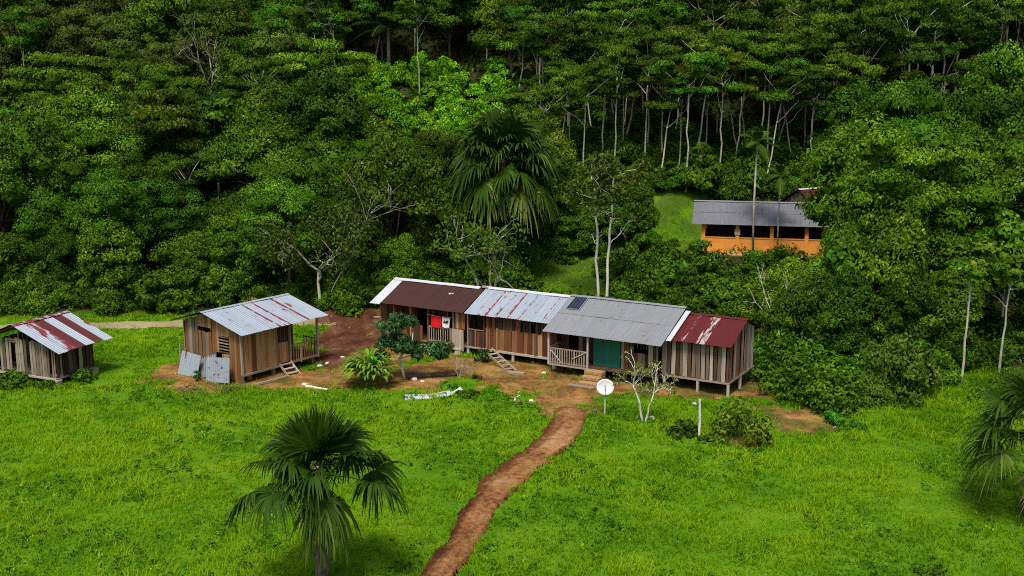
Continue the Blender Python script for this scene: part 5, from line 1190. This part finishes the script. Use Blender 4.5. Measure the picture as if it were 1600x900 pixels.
# tall bare trunks to the right of the middle
pale_n = plan(44, 112, 128, lambda px, y, gy: 812 < px < 1300 and not slope_open(px, y, gy), ['slim'], 0.66, 1.08, 2.5, 'among the pale trunks', 'tall pale trunked trees in the right middle forest', (0.85, 0.95, 0.85))
plan(26, 118, 140, lambda px, y, gy: 800 < px < 1660, ['slim'], 0.95, 1.15, 3.4, 'behind the pale trunks', 'tall trees behind the pale trunks', (0.75, 0.85, 0.75))
plan(12, 104, 120, lambda px, y, gy: 830 < px < 1070 and not slope_open(px, y, gy), ['round', 'dome'], 0.6, 0.8, 3.5, 'below the pale trunks', 'dense trees below the pale trunks', (1.15, 1.2, 1.0))
plan(10, 92, 104, lambda px, y, gy: 790 < px < 1010 and not slope_open(px, y, gy), ['round', 'dome'], 0.7, 0.95, 3.5, 'bordering the grassy slope', 'trees bordering the grassy slope', (0.9, 0.95, 0.9))
# left forest
plan(34, 87, 100, left, ['round', 'dome', 'round'], 0.62, 0.95, 3.6, 'in the front rank', 'front rank of the left forest', (0.85, 0.95, 0.85))
plan(60, 98, 122, left, ['dome', 'dome', 'tier', 'bigleaf'], 0.75, 1.1, 4.6, 'in the second rank', 'broad trees in the middle of the left forest', (0.95, 1.05, 0.9))
plan(14, 100, 150, left, ['olive'], 0.8, 1.1, 4.6, 'in the left forest', 'olive trees among the left forest', (1, 1, 1))
plan(60, 122, 160, lambda px, y, gy: px < 620, ['dome', 'tier', 'dome', 'slim'], 0.85, 1.15, 5.2, 'on upper left hillside', 'trees on the upper left hillside', (0.9, 0.95, 0.85))
# middle
plan(16, 93, 112, mid, ['dome', 'round', 'tier'], 0.7, 1.0, 4.2, 'near the drooping palm', 'trees around the large palm', (0.95, 1.05, 0.95))
plan(14, 108, 124, lambda px, y, gy: 580 < px < 830 and not clearing(px, gy), ['dome', 'round'], 0.40, 0.58, 3.2, 'below the far clearing', 'fresh green trees below the far clearing', (1.25, 1.4, 1.1))
plan(44, 148, 180, lambda px, y, gy: 540 < px < 900, ['dome', 'slim', 'tier', 'dome'], 0.9, 1.2, 4.2, 'beyond the far clearing', 'dark trees above the far clearing', (0.68, 0.75, 0.7))
# right
right = lambda px, y, gy: px > 1225 and not slope_open(px, y, gy) and not (px < 1345 and y < 112)
plan(14, 74, 84, lambda px, y, gy: px > 1330, ['dome', 'round', 'bigleaf'], 0.75, 1.0, 4.2, 'in the right front rank', 'front trees of the right forest', (0.95, 1.1, 0.95))
plan(18, 71.5, 79, lambda px, y, gy: 1225 < px < 1480 and gy < 640, ['round'], 0.7, 1.05, 2.6, 'in the right thicket', 'bushy trees of the right thicket', (0.95, 1.1, 0.9))
plan(26, 86, 112, right, ['dome', 'tier', 'dome', 'bigleaf'], 0.85, 1.15, 4.8, 'in the right second rank', 'broad trees in the middle of the right forest', (1.0, 1.15, 0.95))
plan(40, 112, 145, lambda px, y, gy: px > 1180, ['dome', 'slim', 'slim', 'tier'], 0.9, 1.15, 4.6, 'in upper right forest', 'tall trees of the upper right forest', (0.78, 0.86, 0.78))
plan(80, 136, 178, lambda px, y, gy: px > 780, ['dome', 'dome', 'tier', 'slim'], 0.9, 1.2, 5.0, 'on far right hillside', 'trees on the far right hillside', (0.85, 0.9, 0.8))
plan(26, 130, 190, lambda px, y, gy: px > 850, ['olive'], 0.9, 1.15, 5.0, 'on far right hillside', 'olive trees on the far right hillside', (1, 1, 1))
plan(70, 158, 205, lambda px, y, gy: True, ['dome', 'tier', 'olive', 'dome'], 1.0, 1.35, 6.0, 'along the hilltop', 'far trees along the hilltop', (0.8, 0.85, 0.75))
# lone pale trunks seen against the left and upper forest
for px, y, s, lb in ((590, 150, 1.0, 'bare white trunk left of the feather palm'), (658, 138, 0.9, 'white trunk at the right end of the far clearing'), (568, 158, 1.0, 'white trunk high above the far clearing, left'), (112, 97, 0.62, 'thin pale forked sapling in the left thicket'),
                 (296, 96, 0.7, 'thin pale trunk left of the olive tree'), (440, 118, 0.8, 'pale branched tree in the upper left middle forest'), (300, 112, 0.85, 'tree with two pale limbs in the left forest'), (185, 170, 1.1, 'slanting white trunk at the top left'), (375, 165, 1.1, 'twin pale trunk at the upper edge left of centre')):
    b = at_depth(px, y); put_tree('pale_trunk_tree', PROTO['slim'][px % 6], b, lb, None, s, None, None, (0.85, 0.95, 0.85))

def shrubs(n, cond, y0, y1, s0, s1, label, group, col, protos=SHR, name='forest_shrub', sep=1.6):
    lst = []; cnt = tries = 0
    while cnt < n and tries < n*40:
        tries += 1; y = math.sqrt(random.uniform(y0*y0, y1*y1)); px = random.uniform(-50, 1650); b = at_depth(px, y); gx, gy = project(b.x, b.y, b.z)
        if not cond(px, y, gy) or not free(b.x, b.y, sep, lst): continue
        lst.append((b.x, b.y, sep)); cnt += 1; s = random.uniform(s0, s1); k = random.uniform(0.75, 1.3); c = tuple(q*k for q in col)
        put_tree(name, random.choice(protos), b-Vector((0, 0, 0.1)), f"{'small ' if s < s0+(s1-s0)*0.4 else 'tall '}{label}, {mark(px)}", group, s, s*random.uniform(0.8, 1.25), None, c, 'shrub', ('stem', 'foliage'))
shrubs(75, lambda px, y, gy: px < 600 and 440 < gy < 492 , 84, 96, 0.7, 1.35, 'leafy shrub at left forest edge', 'shrubs along the left forest edge', (1.05, 1.15, 0.95), sep=1.9)
shrubs(20, lambda px, y, gy: 580 < px < 830 and 405 < gy < 446, 84, 96, 0.7, 1.2, 'shrub close behind the roofs', 'shrubs behind the first roofs', (1.0, 1.1, 0.95), sep=1.8)
shrubs(46, lambda px, y, gy: 545 < px < 790 and 110 < gy < 225, 108, 150, 0.8, 1.5, 'bright bush in the far clearing', 'bright bushes in the far clearing', (2.2, 2.7, 1.6), sep=2.3)
shrubs(40, lambda px, y, gy: 955 < px < 1250 and (gy > 402 if px > 1085 else gy > 388 + (1085-px)*0.25), 79, 95, 0.75, 1.25, 'dark bank shrub below orange house', 'shrubs below the orange house', (0.85, 1.0, 0.9), sep=1.9)
shrubs(46, lambda px, y, gy: 1195 < px < 1490 and gy < 668-abs(px-1345)*0.55, 61, 76, 0.85, 1.6, 'greyish thicket shrub at right forest edge', 'thicket shrubs at the right forest edge', (0.95, 1.3, 0.9), SHO+SHR[:3], sep=1.8)
shrubs(26, lambda px, y, gy: px > 1460 and gy < 600, 70, 80, 0.6, 1.1, 'dark shrub under the right trees', 'shrubs under the right edge trees', (0.75, 0.9, 0.8), sep=1.8)
shrubs(14, lambda px, y, gy: px > 1540 and 600 < gy < 632, 62, 70, 0.5, 0.8, 'fresh bush at the right grass edge', 'fresh bushes at the right grass edge', (1.3, 1.6, 1.0), sep=1.4)
shrubs(9, lambda px, y, gy: 840 < px < 1075 and 335 < gy < 440, 88, 108, 0.45, 0.9, 'low bush on the open slope', 'bushes dotting the open slope', (0.9, 1.0, 0.85), sep=2.5)
shrubs(85, lambda px, y, gy: 800 < px < 1320 and not slope_open(px, y, gy), 104, 128, 0.7, 1.8, 'understorey shrub below pale trunks', 'understorey below the pale trunks', (0.8, 0.95, 0.85), sep=2.2)

# undergrowth that nobody could count: leaves hugging the forest floor
def undergrowth(name, n, y0, y1, size, seed, label):
    r = np.random.default_rng(seed); y = np.sqrt(r.uniform(y0*y0, y1*y1, n)); x = r.uniform(-1, 1, n)*(0.5*y+4)
    ok = (forest_floor(x, y) > 0.55) & (np.hypot((x-22.5)/8.0, (y-103)/5.5) > 1); x, y = x[ok], y[ok]; n = len(x)
    hgt = fbm(x/2.2, y/2.2, 7)**2*2.6*r.random(n)**0.5
    c = np.stack([x, y, ground_z(x, y)+hgt+0.05], 1); V, F = leaf_quads(c, norm(UP+r.normal(0, 0.6, (n, 3))), size*r.uniform(0.6, 1.4, n), r)
    t = np.clip(0.4+r.normal(0, 0.16, n), 0, 1); o = obj(name, mesh_np(name, V, F, M['leaf'], t), color=(0.6, 0.65, 0.6)); return tag(o, label, 'undergrowth', kind='stuff')
undergrowth('undergrowth', 130000, 66, 130, 0.36, 1, 'dense leafy undergrowth on the near forest floor')
undergrowth('undergrowth', 60000, 128, 200, 0.62, 2, 'dense leafy undergrowth on the far hillside')

# labels that still coincide inside a group: tell them apart by their order across the picture
ORD = ['first', 'second', 'third', 'fourth', 'fifth', 'sixth', 'seventh', 'eighth', 'ninth', 'tenth', 'eleventh', 'twelfth', 'thirteenth', 'fourteenth', 'fifteenth', 'sixteenth']
same = {}
for o in list(scene.objects):
    if o.parent is None and o.get('group') and o.get('label'): same.setdefault(o['label'], []).append(o)
for lb, os_ in same.items():
    if len(os_) < 2: continue
    os_.sort(key=lambda o: project(o.location.x, o.location.y, o.location.z)[0])
    for k, o in enumerate(os_): o['label'] = f'{lb}, ' + ('leftmost' if k == 0 else 'rightmost' if k == len(os_)-1 else f'{ORD[min(k, 15)]} from left')
